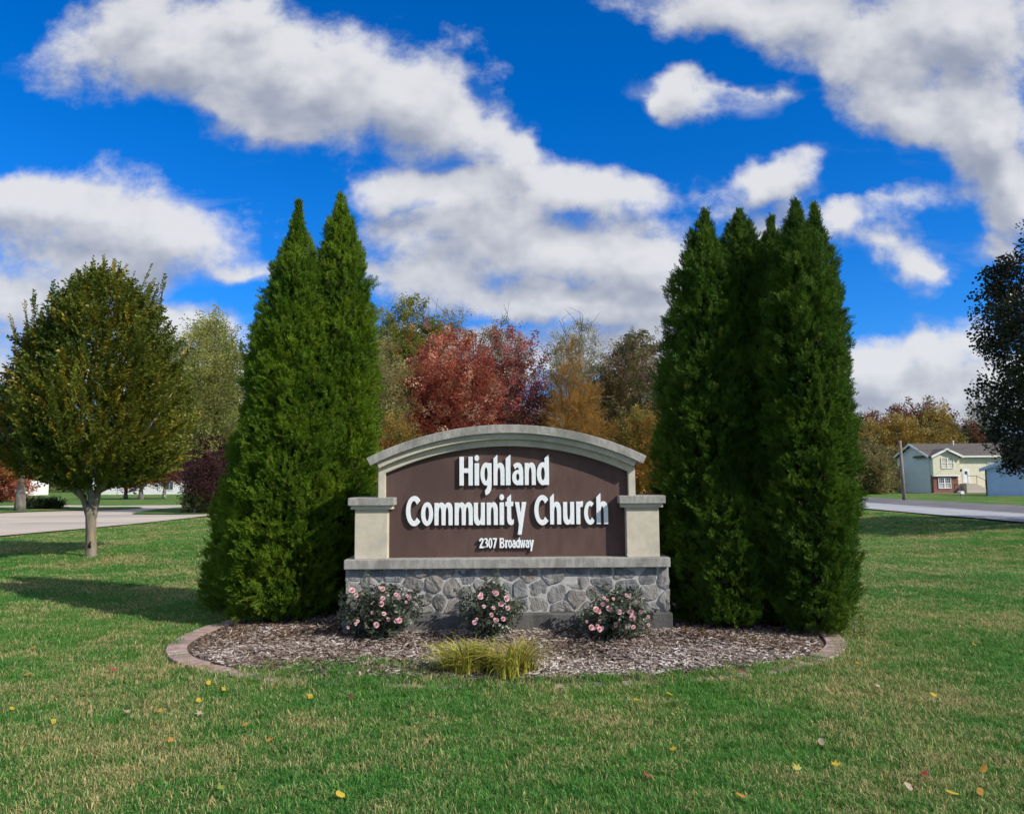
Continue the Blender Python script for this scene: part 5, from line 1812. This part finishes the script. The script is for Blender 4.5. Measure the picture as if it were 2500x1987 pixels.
# ------------------------------------------------------------------ shrubs
def shrub(label, px, Y, top, half_px, mat_, group, count=420, cat='shrub', name='evergreen_shrub', size=(.8, 1.4), prof=None):
    x = at(px, 1230, Y).x
    r_ = half_px * Y / F_PX
    z0 = gz(x, Y)
    H = max(.3, at(px, top, Y).z - z0)
    prof = prof or [(0, .8), (.25, 1), (.6, .9), (.85, .6), (1, .2)]
    return tree(name, label, cat, x, Y, H, [(a, c * r_) for a, c in prof], SPR_SHRUB, mat_, M_GBARK, count, trunk_r=.04 if Y > 15 else .006, clumps=26 if Y > 15 else 8, cl_size=r_ * .4, clear=.1, size=size, group=group, seed=int(px))


shrub('low clipped dark hedge mound beside the thick trunk, left one', 85, 43, 1222, 26, L_DKG, 'hedge mounds on the island')
shrub('low clipped dark hedge mound beside the thick trunk, right one', 130, 43, 1224, 24, L_DKG, 'hedge mounds on the island')
shrub('spiky evergreen shrub at the drive corner, left one', 476, 36, 1190, 22, L_DKG, 'evergreen shrubs at the drive corner', 360)
shrub('spiky evergreen shrub at the drive corner, nearest the left arborvitae', 515, 37, 1196, 30, L_DKG, 'evergreen shrubs at the drive corner', 420)
shrub('small leafy weed tuft at the right foot of the right arborvitae', 2072, 7.6, 1520, 22, leaf_mat('weed_leaves', (0.08, 0.13, 0.02), (0.16, 0.22, 0.03), pscale=4), None, 26, 'weed', 'weed', (.28, .45))

# ------------------------------------------------------------------ cream split-level house
M_SIDE_C = mat('cream_siding', (0.66, 0.61, 0.46), (0.71, 0.66, 0.50), scale=2, rough=.7)
M_SIDE_G = mat('shaded_siding', (0.60, 0.66, 0.63), (0.65, 0.71, 0.68), scale=2, rough=.7)  # bluish shade of the gable end put into the siding colour
M_WHITE = mat('white_trim', (0.72, 0.72, 0.72), (0.8, 0.8, 0.8), scale=3, rough=.6)
M_SHING = mat('shingles', (0.085, 0.075, 0.070), (0.13, 0.115, 0.105), scale=5, rough=.95, bump=.5, bscale=8, stretch=(1, 1, 4))
M_GLASS = mat('window_glass', (0.03, 0.04, 0.05), (0.07, 0.08, 0.09), scale=1, rough=.08, spec=.7)
M_CURT = mat('curtain', (0.30, 0.31, 0.31), (0.45, 0.46, 0.46), scale=6, rough=.8, stretch=(3, 1, .3))
M_DECK = mat('deck_wood', (0.23, 0.105, 0.05), (0.32, 0.16, 0.08), scale=4, rough=.85, stretch=(4, 4, .5))
M_DARKW = mat('dark_wood', (0.05, 0.03, 0.025), (0.08, 0.05, 0.04), scale=4)
M_POLE = mat('weathered_pole', (0.19, 0.165, 0.14), (0.29, 0.26, 0.23), scale=4, rough=.95, bump=.6, bscale=12, stretch=(3, 3, .3))
M_BLUE = mat('blue_siding', (0.42, 0.56, 0.82), (0.47, 0.61, 0.86), scale=2, rough=.6)
m = bpy.data.materials.new('red_brick'); m.use_nodes = True
t = m.node_tree; b = NB(t); p = t.nodes['Principled BSDF']; p.inputs['Roughness'].default_value = .9
br = b.n('ShaderNodeTexBrick'); br.inputs['Scale'].default_value = 4.2
br.inputs['Color1'].default_value = (0.22, 0.085, 0.06, 1); br.inputs['Color2'].default_value = (0.15, 0.06, 0.048, 1); br.inputs['Mortar'].default_value = (0.27, 0.20, 0.17, 1)
br.inputs['Mortar Size'].default_value = .012
geo = b.n('ShaderNodeNewGeometry')
sx = b.n('ShaderNodeSeparateXYZ'); b.link(geo.outputs['Position'], sx.inputs[0])
cbn = b.n('ShaderNodeCombineXYZ'); b.link(b.math('ADD', sx.outputs[0], sx.outputs[1]), cbn.inputs[0]); b.link(sx.outputs[2], cbn.inputs[1])
b.link(cbn.outputs[0], br.inputs['Vector']); b.link(br.outputs[0], p.inputs['Base Color'])
M_BRICK = m


def siding(name, x0, x1, y, z0, z1, material, parent, axis='x', lap=.13, top=None):
    """Lap siding: every course is a sloping board; top(x) may cut a gable."""
    mb = MB()
    n = max(1, int(round((z1 - z0) / lap)))
    lap = (z1 - z0) / n
    for i in range(n):
        za, zb = z0 + i * lap, z0 + (i + 1) * lap
        a, c = x0, x1
        if top is not None:
            a, c = top(zb)
            if c - a < .05:
                continue
        if axis == 'x':      # wall faces -Y
            mb.add([(a, y - .02, za), (c, y - .02, za), (c, y, zb), (a, y, zb), (a, y, za), (c, y, za)], [(0, 1, 2, 3), (0, 4, 5, 1)])
        else:                # wall faces -X
            mb.add([(y - .02, a, za), (y - .02, c, za), (y, c, zb), (y, a, zb), (y, a, za), (y, c, za)], [(1, 0, 3, 2), (1, 5, 4, 0)])
    return mb.build(name, material, parent)


def window(parent, x0, x1, z0, z1, y, cols=4, rows=4, name='window'):
    w = MB()
    w.box((x0 - .07, y - .05, z0 - .07), (x0, y + .02, z1 + .07)).box((x1, y - .05, z0 - .07), (x1 + .07, y + .02, z1 + .07))
    w.box((x0, y - .05, z1), (x1, y + .02, z1 + .07)).box((x0, y - .06, z0 - .07), (x1, y + .02, z0))
    xm, zm = (x0 + x1) / 2, (z0 + z1) / 2
    w.box((xm - .06, y - .045, z0), (xm + .06, y + .01, z1)).box((x0, y - .04, zm - .035), (xm - .06, y + .01, zm + .035)).box((xm + .06, y - .04, zm - .035), (x1, y + .01, zm + .035))
    fr = w.build(name, M_WHITE, parent)
    for a, c in ((x0, xm - .06), (xm + .06, x1)):
        for zz0, zz1, up_ in ((z0, zm - .035, False), (zm + .035, z1, True)):
            MB().box((a, y + .012, zz0), (c, y + .02, zz1)).build('pane', M_GLASS if up_ else M_CURT, fr)
            g_ = MB()
            for i in range(1, 3):
                q = a + (c - a) * i / 3
                g_.box((q - .012, y - .002, zz0), (q + .012, y + .011, zz1))
            q = (zz0 + zz1) / 2
            g_.box((a, y - .004, q - .012), (c, y + .009, q + .012))
            g_.build('glazing_bars', M_WHITE, fr)
    return fr


def house():
    YH = 88.0
    A = lambda px, py, Y=YH: at(px, py, Y)
    xc = A(2280, 1180).x; zb = A(2290, 1204).z
    xb = A(2345, 1180).x; xr = xc + 14.0
    D = 7.4
    ym = YH + .7                       # main front wall, behind the bay
    z_eave = A(2400, 1112, ym).z; z_peak = at(2240, 1087, YH + D / 2).z + .05
    t = empty('split_level_house', (xc, YH, zb))
    tag(t, 'cream split level house with red brick bay and pale gable end across the road', 'house')
    yb_ = YH + D + .7
    ymid = (ym + yb_) / 2

    def gable_top(z):
        if z <= z_eave:
            return (ym, yb_)
        f = (z - z_eave) / (z_peak - z_eave)
        return (ym + (ymid - ym) * f, yb_ + (ymid - yb_) * f)
    box_part('wall', (xc + .03, ym + .03, zb - .2), (xr, yb_, z_eave), M_SIDE_C, t)
    siding('gable_siding', ym, yb_, xc, zb, z_peak - .05, M_SIDE_G, t, 'y', .16, gable_top)
    siding('front_siding', xb, xr, ym, zb + .1, z_eave, M_SIDE_C, t, 'x', .16)
    # bay
    z_over = A(2300, 1160).z; z_bp = A(2315, 1098).z; z_be = A(2300, 1113.5).z
    xm = (xc + xb) / 2
    MB().box((xc + .1, YH + .25, zb - .2), (xb - .1, ym + .1, z_over)).build('brick_wall', M_BRICK, t)
    MB().box((xc + .03, YH + .03, z_over), (xb - .03, ym + .1, z_be)).build('bay_wall', M_SIDE_G, t)

    def bay_top(z):
        if z <= z_be:
            return (xc, xb)
        f = (z - z_be) / (z_bp - z_be)
        return (xc + (xm - xc) * f, xb + (xm - xb) * f)
    siding('bay_siding', xc, xb, YH, z_over, z_bp - .03, M_SIDE_C, t, 'x', .16, bay_top)
    MB().box((xc, YH - .02, z_over - .12), (xb, YH + .3, z_over)).build('bay_sill', M_WHITE, t)
    # roofs
    ov = .45
    s = (z_peak - z_eave) / (ymid - ym)
    mb = MB()
    mb.prism([(0, 0), (1, 0), (1, 1), (0, 1)], 0, 1); mb.v, mb.f = [], []
    th = .14
    ya, yz = ym - ov, yb_ + ov
    za = z_eave - s * ov
    prof = [(ya, za), (ymid, z_peak + .02), (yz, za)]
    vs = []
    for xx in (xc - .35, xr + .3):
        for (yy, zz) in prof:
            vs.append((xx, yy, zz))
        for (yy, zz) in prof[::-1]:
            vs.append((xx, yy, zz + th))
    fs = [(0, 1, 4, 5), (1, 2, 3, 4), (11, 10, 7, 6), (10, 9, 8, 7)] + [(i, i + 6, (i + 1) % 6 + 6, (i + 1) % 6) for i in range(6)]
    roof = MB().add(vs, fs).build('roof', M_SHING, t)
    # white rake boards and eave gutter
    for k, (p0, p1) in enumerate(((prof[0], prof[1]), (prof[1], prof[2]))):
        xx = xc - .40
        MB().add([(xx, p0[0], p0[1] - .08), (xx, p1[0], p1[1] - .08), (xx, p1[0], p1[1] + .17), (xx, p0[0], p0[1] + .17),
                  (xx + .05, p0[0], p0[1] - .08), (xx + .05, p1[0], p1[1] - .08), (xx + .05, p1[0], p1[1] + .17), (xx + .05, p0[0], p0[1] + .17)],
                 [(0, 1, 2, 3), (7, 6, 5, 4), (0, 4, 5, 1), (3, 2, 6, 7), (0, 3, 7, 4), (1, 5, 6, 2)]).build('rake_board', M_WHITE, roof)
    MB().box((xb + .3, ya - .10, za - .02), (xr + .3, ya + .02, za + .16)).build('gutter', M_WHITE, roof)
    # bay gable roof
    o2 = .3
    sb = (z_bp - z_be) / (xm - xc)
    P3 = [(xc - o2, z_be - sb * o2), (xm, z_bp + .02), (xb + o2, z_be - sb * o2)]
    vs = []
    for yy in (YH - .35, ymid - .6):
        vs += [(q[0], yy, q[1]) for q in P3] + [(q[0], yy, q[1] + .14) for q in P3[::-1]]
    broof = MB().add(vs, fs).build('bay_roof', M_SHING, t)
    for (p0, p1) in ((P3[0], P3[1]), (P3[1], P3[2])):
        yy = YH - .40
        MB().add([(p0[0], yy, p0[1] - .08), (p1[0], yy, p1[1] - .08), (p1[0], yy, p1[1] + .17), (p0[0], yy, p0[1] + .17),
                  (p0[0], yy + .05, p0[1] - .08), (p1[0], yy + .05, p1[1] - .08), (p1[0], yy + .05, p1[1] + .17), (p0[0], yy + .05, p0[1] + .17)],
                 [(0, 1, 2, 3), (7, 6, 5, 4), (0, 4, 5, 1), (3, 2, 6, 7), (0, 3, 7, 4), (1, 5, 6, 2)]).build('rake_board', M_WHITE, broof)
    vent = at(2320, 1082, ymid)
    MB().tube([(vent.x, ymid - .6, z_peak - .2), (vent.x, ymid - .6, z_peak + .45)], [.07, .07], 8).build('vent_pipe', M_WHITE, roof)
    window(t, A(2299, 1140).x, A(2327, 1140).x, A(2313, 1142).z, A(2313, 1118.5).z, YH - .02)
    window(t, A(2295, 1180).x, A(2323, 1180).x, A(2310, 1191).z, A(2310, 1167.5).z, YH + .22)
    w3 = (A(2411, 1125, ym).x, A(2423, 1125, ym).x)
    window(t, w3[0], w3[1], A(2416, 1131, ym).z, A(2416, 1118, ym).z, ym - .02)
    # door up its steps
    dx0, dx1 = A(2352, 1160, ym).x, A(2364, 1160, ym).x
    dz0, dz1 = A(2358, 1179, ym).z, A(2358, 1146, ym).z
    door = box_part('door', (dx0, ym - .06, dz0), (dx1, ym, dz1), M_WHITE, t)
    MB().box((dx0 + .13, ym - .075, dz1 - .55), (dx1 - .13, ym - .061, dz1 - .2)).build('door_pane', M_GLASS, door)
    MB().box((dx1 - .12, ym - .11, dz0 + .9), (dx1 - .06, ym - .06, dz0 + 1.0)).build('handle', M_DARKW, door)
    fr = MB()
    fr.box((dx0 - .13, ym - .05, dz0), (dx0 - .002, ym - .002, dz1 + .12)).box((dx1 + .002, ym - .05, dz0), (dx1 + .13, ym - .002, dz1 + .12)).box((dx0, ym - .05, dz1 + .002), (dx1, ym - .002, dz1 + .12))
    fr.build('door_frame', M_WHITE, t)
    MB().box((dx0 - .35, ym - .16, dz1 - .2), (dx0 - .2, ym - .01, dz1 + .05)).build('porch_lamp', M_DARKW, t)
    M_STEP = M_CONC
    land = box_part('porch_landing', (dx0 - .4, ym - 1.2, zb - .1), (dx1 + .25, ym - .03, dz0 - .05), M_STEP, t)
    ns = 7
    for i in range(ns):
        za_ = dz0 - .05 - (i + 1) * (dz0 - .05 - zb) / (ns + 1)
        MB().box((dx1 + .25 + i * .27, ym - 1.2, zb - .1), (dx1 + .25 + (i + 1) * .27, ym - .05, za_)).build('step', M_STEP, t)
    rl = MB()
    p0 = Vector((dx1 + .25, ym - 1.15, dz0 + .8)); p1 = Vector((dx1 + .25 + ns * .27, ym - 1.15, zb + .9))
    rl.tube([p0 - Vector((1.0, 0, 0)), p0, p1], [.03] * 3, 6)
    for q, zz in ((p0 - Vector((1, 0, 0)), dz0 - .05), (p0, dz0 - .05), (p1, zb), (p0.lerp(p1, .5), zb)):
        rl.tube([q, (q.x, q.y, zz)], [.025, .025], 6)
    rl.build('railing', M_GLASS, t)
    # rear deck seen past the gable
    xl = at(2178, 1170, yb_ + 1).x
    dk = box_part('deck', (xc - 3.4, yb_ - .6, A(2190, 1160, yb_).z - .1), (xc + .02, yb_ + 2.4, A(2190, 1160, yb_).z), M_DECK, t)
    zdk = A(2190, 1160, yb_).z
    for i in range(16):
        MB().box((xc - 3.4 + i * .215, yb_ - .62, zdk), (xc - 3.4 + i * .215 + .17, yb_ - .58, zdk + 1.0)).build('deck_board', M_DECK, dk)
    MB().box((xc - 3.45, yb_ - .66, zdk + 1.0), (xc, yb_ - .54, zdk + 1.08)).build('deck_rail', M_DECK, dk)
    for i in range(3):
        MB().box((xc - 3.35 + i * 1.6, yb_ - .6, zb - .2), (xc - 3.2 + i * 1.6, yb_ - .45, zdk - .1)).build('deck_post', M_DECK, dk)
    MB().box((xc - 3.3, yb_ + 1.2, zb - .2), (xc - .1, yb_ + 1.3, zb + 1.9)).build('deck_screen', M_DARKW, dk)
    # apron of pale concrete
    s_ = put('house_walk', mesh('house_walk', [(xc - .5, YH - .8, zb + .03), (xb + 6, YH - .8, zb + .03), (xb + 6, YH + .3, zb + .03), (xc - .5, YH + .3, zb + .03)], [(0, 1, 2, 3)]), M_CONC)
    tag(s_, kind='structure')


house()


def shed():
    YS = 61.0
    x0 = at(2409, 1180, YS).x; x1 = x0 + 6.2
    zb = at(2420, 1213, YS).z; ze = at(2420, 1143, YS).z; zp = at(2455, 1113, YS).z
    xm = (x0 + x1) / 2; zp = ze + (zp - ze) * 1.25
    t = empty('shed', (x0, YS, zb))
    tag(t, 'pale blue lap sided shed with low gable roof under the shade tree', 'shed')
    box_part('wall', (x0 + .03, YS + .03, zb - .2), (x1 - .03, YS + 7, ze), M_BLUE, t)

    def top(z):
        if z <= ze:
            return (x0, x1)
        f = (z - ze) / (zp - ze)
        return (x0 + (xm - x0) * f, x1 + (xm - x1) * f)
    siding('siding', x0, x1, YS, zb, zp - .03, M_BLUE, t, 'x', .155, top)
    o2 = .45; sb = (zp - ze) / (xm - x0)
    P3 = [(x0 - o2, ze - sb * o2), (xm, zp + .02), (x1 + o2, ze - sb * o2)]
    vs = []
    for yy in (YS - .3, YS + 7.3):
        vs += [(q[0], yy, q[1]) for q in P3] + [(q[0], yy, q[1] + .13) for q in P3[::-1]]
    fs = [(0, 1, 4, 5), (1, 2, 3, 4), (11, 10, 7, 6), (10, 9, 8, 7)] + [(i, i + 6, (i + 1) % 6 + 6, (i + 1) % 6) for i in range(6)]
    roof = MB().add(vs, fs).build('roof', M_SHING, t)
    for (p0, p1) in ((P3[0], P3[1]), (P3[1], P3[2])):
        yy = YS - .35
        MB().add([(p0[0], yy, p0[1] - .1), (p1[0], yy, p1[1] - .1), (p1[0], yy, p1[1] + .15), (p0[0], yy, p0[1] + .15),
                  (p0[0], yy + .05, p0[1] - .1), (p1[0], yy + .05, p1[1] - .1), (p1[0], yy + .05, p1[1] + .15), (p0[0], yy + .05, p0[1] + .15)],
                 [(0, 1, 2, 3), (7, 6, 5, 4), (0, 4, 5, 1), (3, 2, 6, 7), (0, 3, 7, 4), (1, 5, 6, 2)]).build('rake_board', M_BLUE, roof)
    MB().tube([(x0 - .03, YS - .05, zb), (x0 - .03, YS - .05, ze)], [.05, .05], 6).build('corner_post', M_DARKW, t)
    t.rotation_euler = (0, 0, R(-33))


shed()

# pole with a service wire
b0 = ground_at(2208, 1222); b1 = at(2197, 1075, b0.y)
pole = empty('utility_pole', b0)
tag(pole, 'weathered wooden utility pole leaning slightly at the road edge', 'utility pole')
MB().tube([b0 - Vector((0, 0, .3)), b0.lerp(b1, .4), b1], [.11, .095, .082], 12).build('post', M_POLE, pole, True)
MB().box((b1.x - .19, b1.y - .08, b1.z - .22), (b1.x - .10, b1.y + .06, b1.z - .05)).build('insulator', M_DARKW, pole)
w0, w1 = at(2199, 1097, b0.y - .1), at(2400, 1084, 86)
MB().tube([w0.lerp(w1, f) - Vector((0, 0, 1.2 * f * (1 - f))) for f in np.linspace(0, 1, 12)], [.018] * 12, 5, False).build('service_wire', M_DARKW, pole)

mbx = ground_at(2347, 1214)
mail = empty('mailbox', mbx)
tag(mail, 'small white mailbox on a post in front of the brick bay', 'mailbox')
MB().box((mbx.x - .04, mbx.y - .04, mbx.z - .1), (mbx.x + .04, mbx.y + .04, mbx.z + .24)).build('post', M_POLE, mail)
zz = mbx.z + .24
MB().prism([(mbx.x - .14, zz), (mbx.x + .10, zz), (mbx.x + .10, zz + .12), (mbx.x + .06, zz + .18), (mbx.x - .02, zz + .20), (mbx.x - .10, zz + .18), (mbx.x - .14, zz + .12)], mbx.y - .22, mbx.y + .2).build('box', M_WHITE, mail)

# ------------------------------------------------------------------ long white building on the left
def white_building():
    Yb = 124.0
    x0, x1 = at(215, 1190, Yb).x, at(640, 1190, Yb).x
    zb = gz((x0 + x1) / 2, Yb); ze = at(380, 1163, Yb).z
    t = empty('white_building', ((x0 + x1) / 2, Yb, zb))
    tag(t, 'long low white building with a dark window beyond the far lawn', 'building')
    M_WB = mat('white_render', (0.70, 0.70, 0.69), (0.76, 0.76, 0.75), scale=.5, rough=.8)
    box_part('wall', (x0, Yb, zb - .2), (x1, Yb + 12, ze), M_WB, t)
    vs = []
    P3 = [(Yb - .6, ze - .05), (Yb + 6, ze + 2.0), (Yb + 12.6, ze - .05)]
    for xx in (x0 - .5, x1 + .5):
        vs += [(xx, q[0], q[1]) for q in P3] + [(xx, q[0], q[1] + .2) for q in P3[::-1]]
    fs = [(0, 1, 4, 5), (1, 2, 3, 4), (11, 10, 7, 6), (10, 9, 8, 7)] + [(i, i + 6, (i + 1) % 6 + 6, (i + 1) % 6) for i in range(6)]
    MB().add(vs, fs).build('roof', M_SHING, t)
    for (a, c, p0, p1) in ((405, 413, 1176, 1195), (414.5, 423, 1176, 1195), (378, 386, 1183, 1189)):
        pa, pc = at(a, p1, Yb), at(c, p0, Yb)
        w = MB()
        w.box((pa.x - .12, Yb - .08, pa.z - .12), (pc.x + .12, Yb - .03, pa.z)).box((pa.x - .12, Yb - .08, pc.z), (pc.x + .12, Yb - .03, pc.z + .12))
        w.box((pa.x - .12, Yb - .08, pa.z), (pa.x, Yb - .03, pc.z)).box((pc.x, Yb - .08, pa.z), (pc.x + .12, Yb - .03, pc.z))
        fr = w.build('window', M_WHITE, t)
        MB().box((pa.x, Yb - .05, pa.z), (pc.x, Yb - .01, pc.z)).build('pane', M_GLASS, fr)
    pa, pc = at(287, 1200, Yb), at(328, 1185, Yb)
    gd = box_part('garage_door', (pa.x, Yb - .07, zb), (pc.x, Yb - .01, pc.z), mat('door_grey_white', (.5, .52, .56), (.55, .57, .6)), t)
    for i in range(4):
        z_ = zb + (pc.z - zb) * (i + .1) / 4
        MB().box((pa.x + .1, Yb - .09, z_), (pc.x - .1, Yb - .071, z_ + (pc.z - zb) / 4 * .85)).build('door_panel', M_WHITE, gd)


white_building()


def far_house():
    Yb = 118.0
    x0, x1 = at(-60, 1190, Yb).x, at(42, 1190, Yb).x
    zb = gz(x0, Yb); ze = at(10, 1172, Yb).z
    t = empty('small_white_house', (x1, Yb, zb))
    tag(t, 'small white house at the far left edge beyond the lawn', 'house')
    box_part('wall', (x0, Yb, zb - .2), (x1, Yb + 8, ze), M_WHITE, t)
    vs = []
    P3 = [(Yb - .5, ze - .05), (Yb + 4, ze + 1.6), (Yb + 8.5, ze - .05)]
    for xx in (x0 - .4, x1 + .4):
        vs += [(xx, q[0], q[1]) for q in P3] + [(xx, q[0], q[1] + .2) for q in P3[::-1]]
    fs = [(0, 1, 4, 5), (1, 2, 3, 4), (11, 10, 7, 6), (10, 9, 8, 7)] + [(i, i + 6, (i + 1) % 6 + 6, (i + 1) % 6) for i in range(6)]
    MB().add(vs, fs).build('roof', M_SHING, t)
    pa, pc = at(6, 1197, Yb), at(14, 1184, Yb)
    w = MB().box((pa.x - .1, Yb - .08, pa.z - .1), (pc.x + .1, Yb - .01, pc.z + .1)).build('window', M_WHITE, t)
    MB().box((pa.x, Yb - .10, pa.z), (pc.x, Yb - .085, pc.z)).build('pane', M_GLASS, w)


far_house()

# ------------------------------------------------------------------ fallen leaves
def leaf_shape(kind, seed):
    r = random.Random(seed)
    vs, fs = [], []
    if kind == 'maple':
        lobes = [(0, 1.0), (24, .45), (48, .86), (76, .42), (104, .62), (140, .36), (180, .22)]
        prof = lobes + [(360 - a, q) for a, q in lobes[-2:0:-1]]
    else:
        prof = [(a, .52 + .38 * abs(math.cos(R(a))) ** 1.3) for a in range(0, 360, 30)]
    cu_, cv_ = r.uniform(-.5, .6), r.uniform(-.3, .5)
    vs.append((0, 0, 0))
    for a, q in prof:
        q *= r.uniform(.9, 1.1)
        x, y = q * math.sin(R(a)), q * math.cos(R(a))
        vs.append((x, y, cu_ * x * x * .8 + cv_ * y * y * .5 + r.uniform(-.05, .05)))
    n = len(prof)
    fs = [(0, 1 + i, 1 + (i + 1) % n) for i in range(n)]
    k = len(vs)
    vs += [(-.02, -.2, 0), (.02, -.2, 0), (.03, -.75, .05), (-.0, -.75, .05)]
    fs.append((k, k + 1, k + 2, k + 3))
    return mesh('fallen_leaf', vs, fs, True)


LEAF_COL = {'yellow': ((0.60, 0.43, 0.03), (0.70, 0.52, 0.06)), 'orange': ((0.50, 0.25, 0.04), (0.58, 0.32, 0.06)), 'red': ((0.42, 0.05, 0.045), (0.52, 0.10, 0.08)), 'tan': ((0.50, 0.38, 0.26), (0.58, 0.46, 0.34)),
            'brown': ((0.15, 0.06, 0.035), (0.22, 0.10, 0.05)), 'pale': ((0.48, 0.53, 0.42), (0.58, 0.62, 0.5)), 'green': ((0.20, 0.30, 0.05), (0.30, 0.36, 0.06)), 'lemon': ((0.55, 0.52, 0.10), (0.66, 0.6, 0.18))}
M_FALL = {k: mat('leaf_' + k, tuple(v * .72 for v in a), tuple(v * .72 for v in c), scale=40, rough=.6, transl=.15) for k, (a, c) in LEAF_COL.items()}
LEAFM = {(kd, i, cl): None for kd in ('maple', 'oval') for i in range(3) for cl in LEAF_COL}
FALL = [
    (277, 1656, 'maple', 'red', .050, 'bright red maple leaf on the grass left of the bed edging'),
    (488, 1764, 'maple', 'tan', .050, 'pale tan maple leaf on the lawn below the yellow leaves at left'),
    (424, 1618, 'maple', 'pale', .052, 'large pale green leaf on the grass beside the left bed edging'),
    (509, 1687, 'oval', 'yellow', .036, 'yellow leaf on the left lawn, nearest the bed of its trio'),
    (546, 1702, 'oval', 'yellow', .034, 'yellow leaf on the left lawn, rightmost of its trio'),
    (485, 1732, 'oval', 'yellow', .036, 'round yellow leaf just above the pale tan maple leaf'),
    (390, 1756, 'oval', 'yellow', .034, 'yellow leaf left of the pale tan maple leaf'), (757, 1720, 'oval', 'yellow', .036, 'yellow leaf on dark grass below the left rose bush'), (213, 1852, 'oval', 'yellow', .038, 'long yellow leaf low on the left lawn'), (29, 1751, 'oval', 'yellow', .030, 'yellow leaf at the left edge of the lawn'),
    (130, 1783, 'oval', 'yellow', .030, 'small yellow leaf near the left edge below another'), (831, 1968, 'oval', 'yellow', .034, 'yellow leaf at the bottom edge left of centre'), (305, 1620, 'oval', 'yellow', .026, 'tiny yellow leaf above the bright red maple leaf'),
    (597, 1792, 'oval', 'orange', .034, 'orange leaf below and right of the pale tan maple leaf'), (417, 1832, 'maple', 'orange', .042, 'orange leaf low on the left lawn, left of a matching pair'), (657, 1832, 'maple', 'orange', .042, 'orange leaf low on the left lawn, right of a matching pair'), (65, 1666, 'oval', 'orange', .034, 'orange leaf near the left edge, level with the bright red leaf'), (81, 1599, 'oval', 'orange', .036, 'orange leaf highest on the far left lawn'),
    (857, 1722, 'oval', 'brown', .034, 'small brown leaf in front of the bed, left of the yellow grass clumps'),
    (107, 1967, 'maple', 'brown', .044, 'dark red brown leaf at the bottom left corner of the lawn'),
    (311, 1760, 'oval', 'tan', .034, 'small tan leaf on the left lawn beside a yellow leaf'),
    (539, 1950, 'maple', 'green', .042, 'green leaf near the bottom edge of the lawn at left'),
    (1643, 1855, 'maple', 'yellow', .042, 'yellow maple leaf on the lawn in front of the right bush side'),
    (1949, 1903, 'maple', 'lemon', .050, 'pale lemon maple leaf left of the largest yellow leaf'),
    (2042, 1893, 'maple', 'yellow', .054, 'largest yellow leaf lying on the right foreground lawn'),
    (2258, 1917, 'maple', 'red', .044, 'coral red maple leaf at the bottom right of the lawn'),
    (2218, 1948, 'oval', 'tan', .036, 'pinkish tan leaf just below the coral red maple leaf'),
    (2326, 1962, 'oval', 'yellow', .040, 'curled yellow leaf at the bottom right edge of the lawn'),
    (2402, 1903, 'oval', 'orange', .036, 'round orange leaf at the right edge of the foreground lawn'), (2394, 1961, 'oval', 'orange', .030, 'orange leaf in the bottom right corner'), (2364, 1680, 'maple', 'orange', .040, 'orange leaf on the right lawn, level with the bed front'), (2094, 1638, 'oval', 'orange', .032, 'orange leaf just outside the right bed edging'), (2381, 1593, 'oval', 'orange', .036, 'orange leaf highest on the right lawn'), (1809, 1970, 'oval', 'orange', .032, 'orange brown leaf at the bottom edge right of centre'),
    (2145, 1696, 'maple', 'tan', .042, 'tan leaf on the lawn right of the mulch bed'),
    (2006, 1836, 'oval', 'tan', .034, 'small tan leaf above the pale lemon maple leaf'),
    (1583, 1920, 'oval', 'red', .034, 'dull pink leaf alone on the lawn below the bed centre right'),
    (2279, 1716, 'oval', 'yellow', .034, 'yellow leaf below the orange leaf on the right lawn'), (1636, 1716, 'oval', 'yellow', .032, 'yellow leaf close to the bed front, right of another'), (1554, 1729, 'oval', 'yellow', .030, 'yellow leaf close to the bed front, left of another'),
]
for i, (px, py, kd, cl, s, label) in enumerate(FALL):
    g_ = ground_at(px, py - 8)
    key = (kd, i % 3, cl)
    if LEAFM[key] is None:
        me = leaf_shape(kd, i); me.materials.append(M_FALL[cl]); LEAFM[key] = me
    o = bpy.data.objects.new('fallen_leaf', LEAFM[key])
    COL.objects.link(o)
    o.location = (g_.x, g_.y, g_.z + .040)
    o.rotation_euler = (random.uniform(.1, .6), random.uniform(-.35, .35), random.uniform(-1.2, 1.2))
    s *= 0.80
    o.scale = (s, s, s)
    if label is None:
        side = 'left' if px < 1250 else 'right'
        label = f'small {cl} fallen leaf on the {side} foreground lawn'
        tag(o, label, 'leaf', f'small {cl} leaves on the {side} lawn')
    else:
        tag(o, label, 'leaf', 'fallen leaves on the lawn')
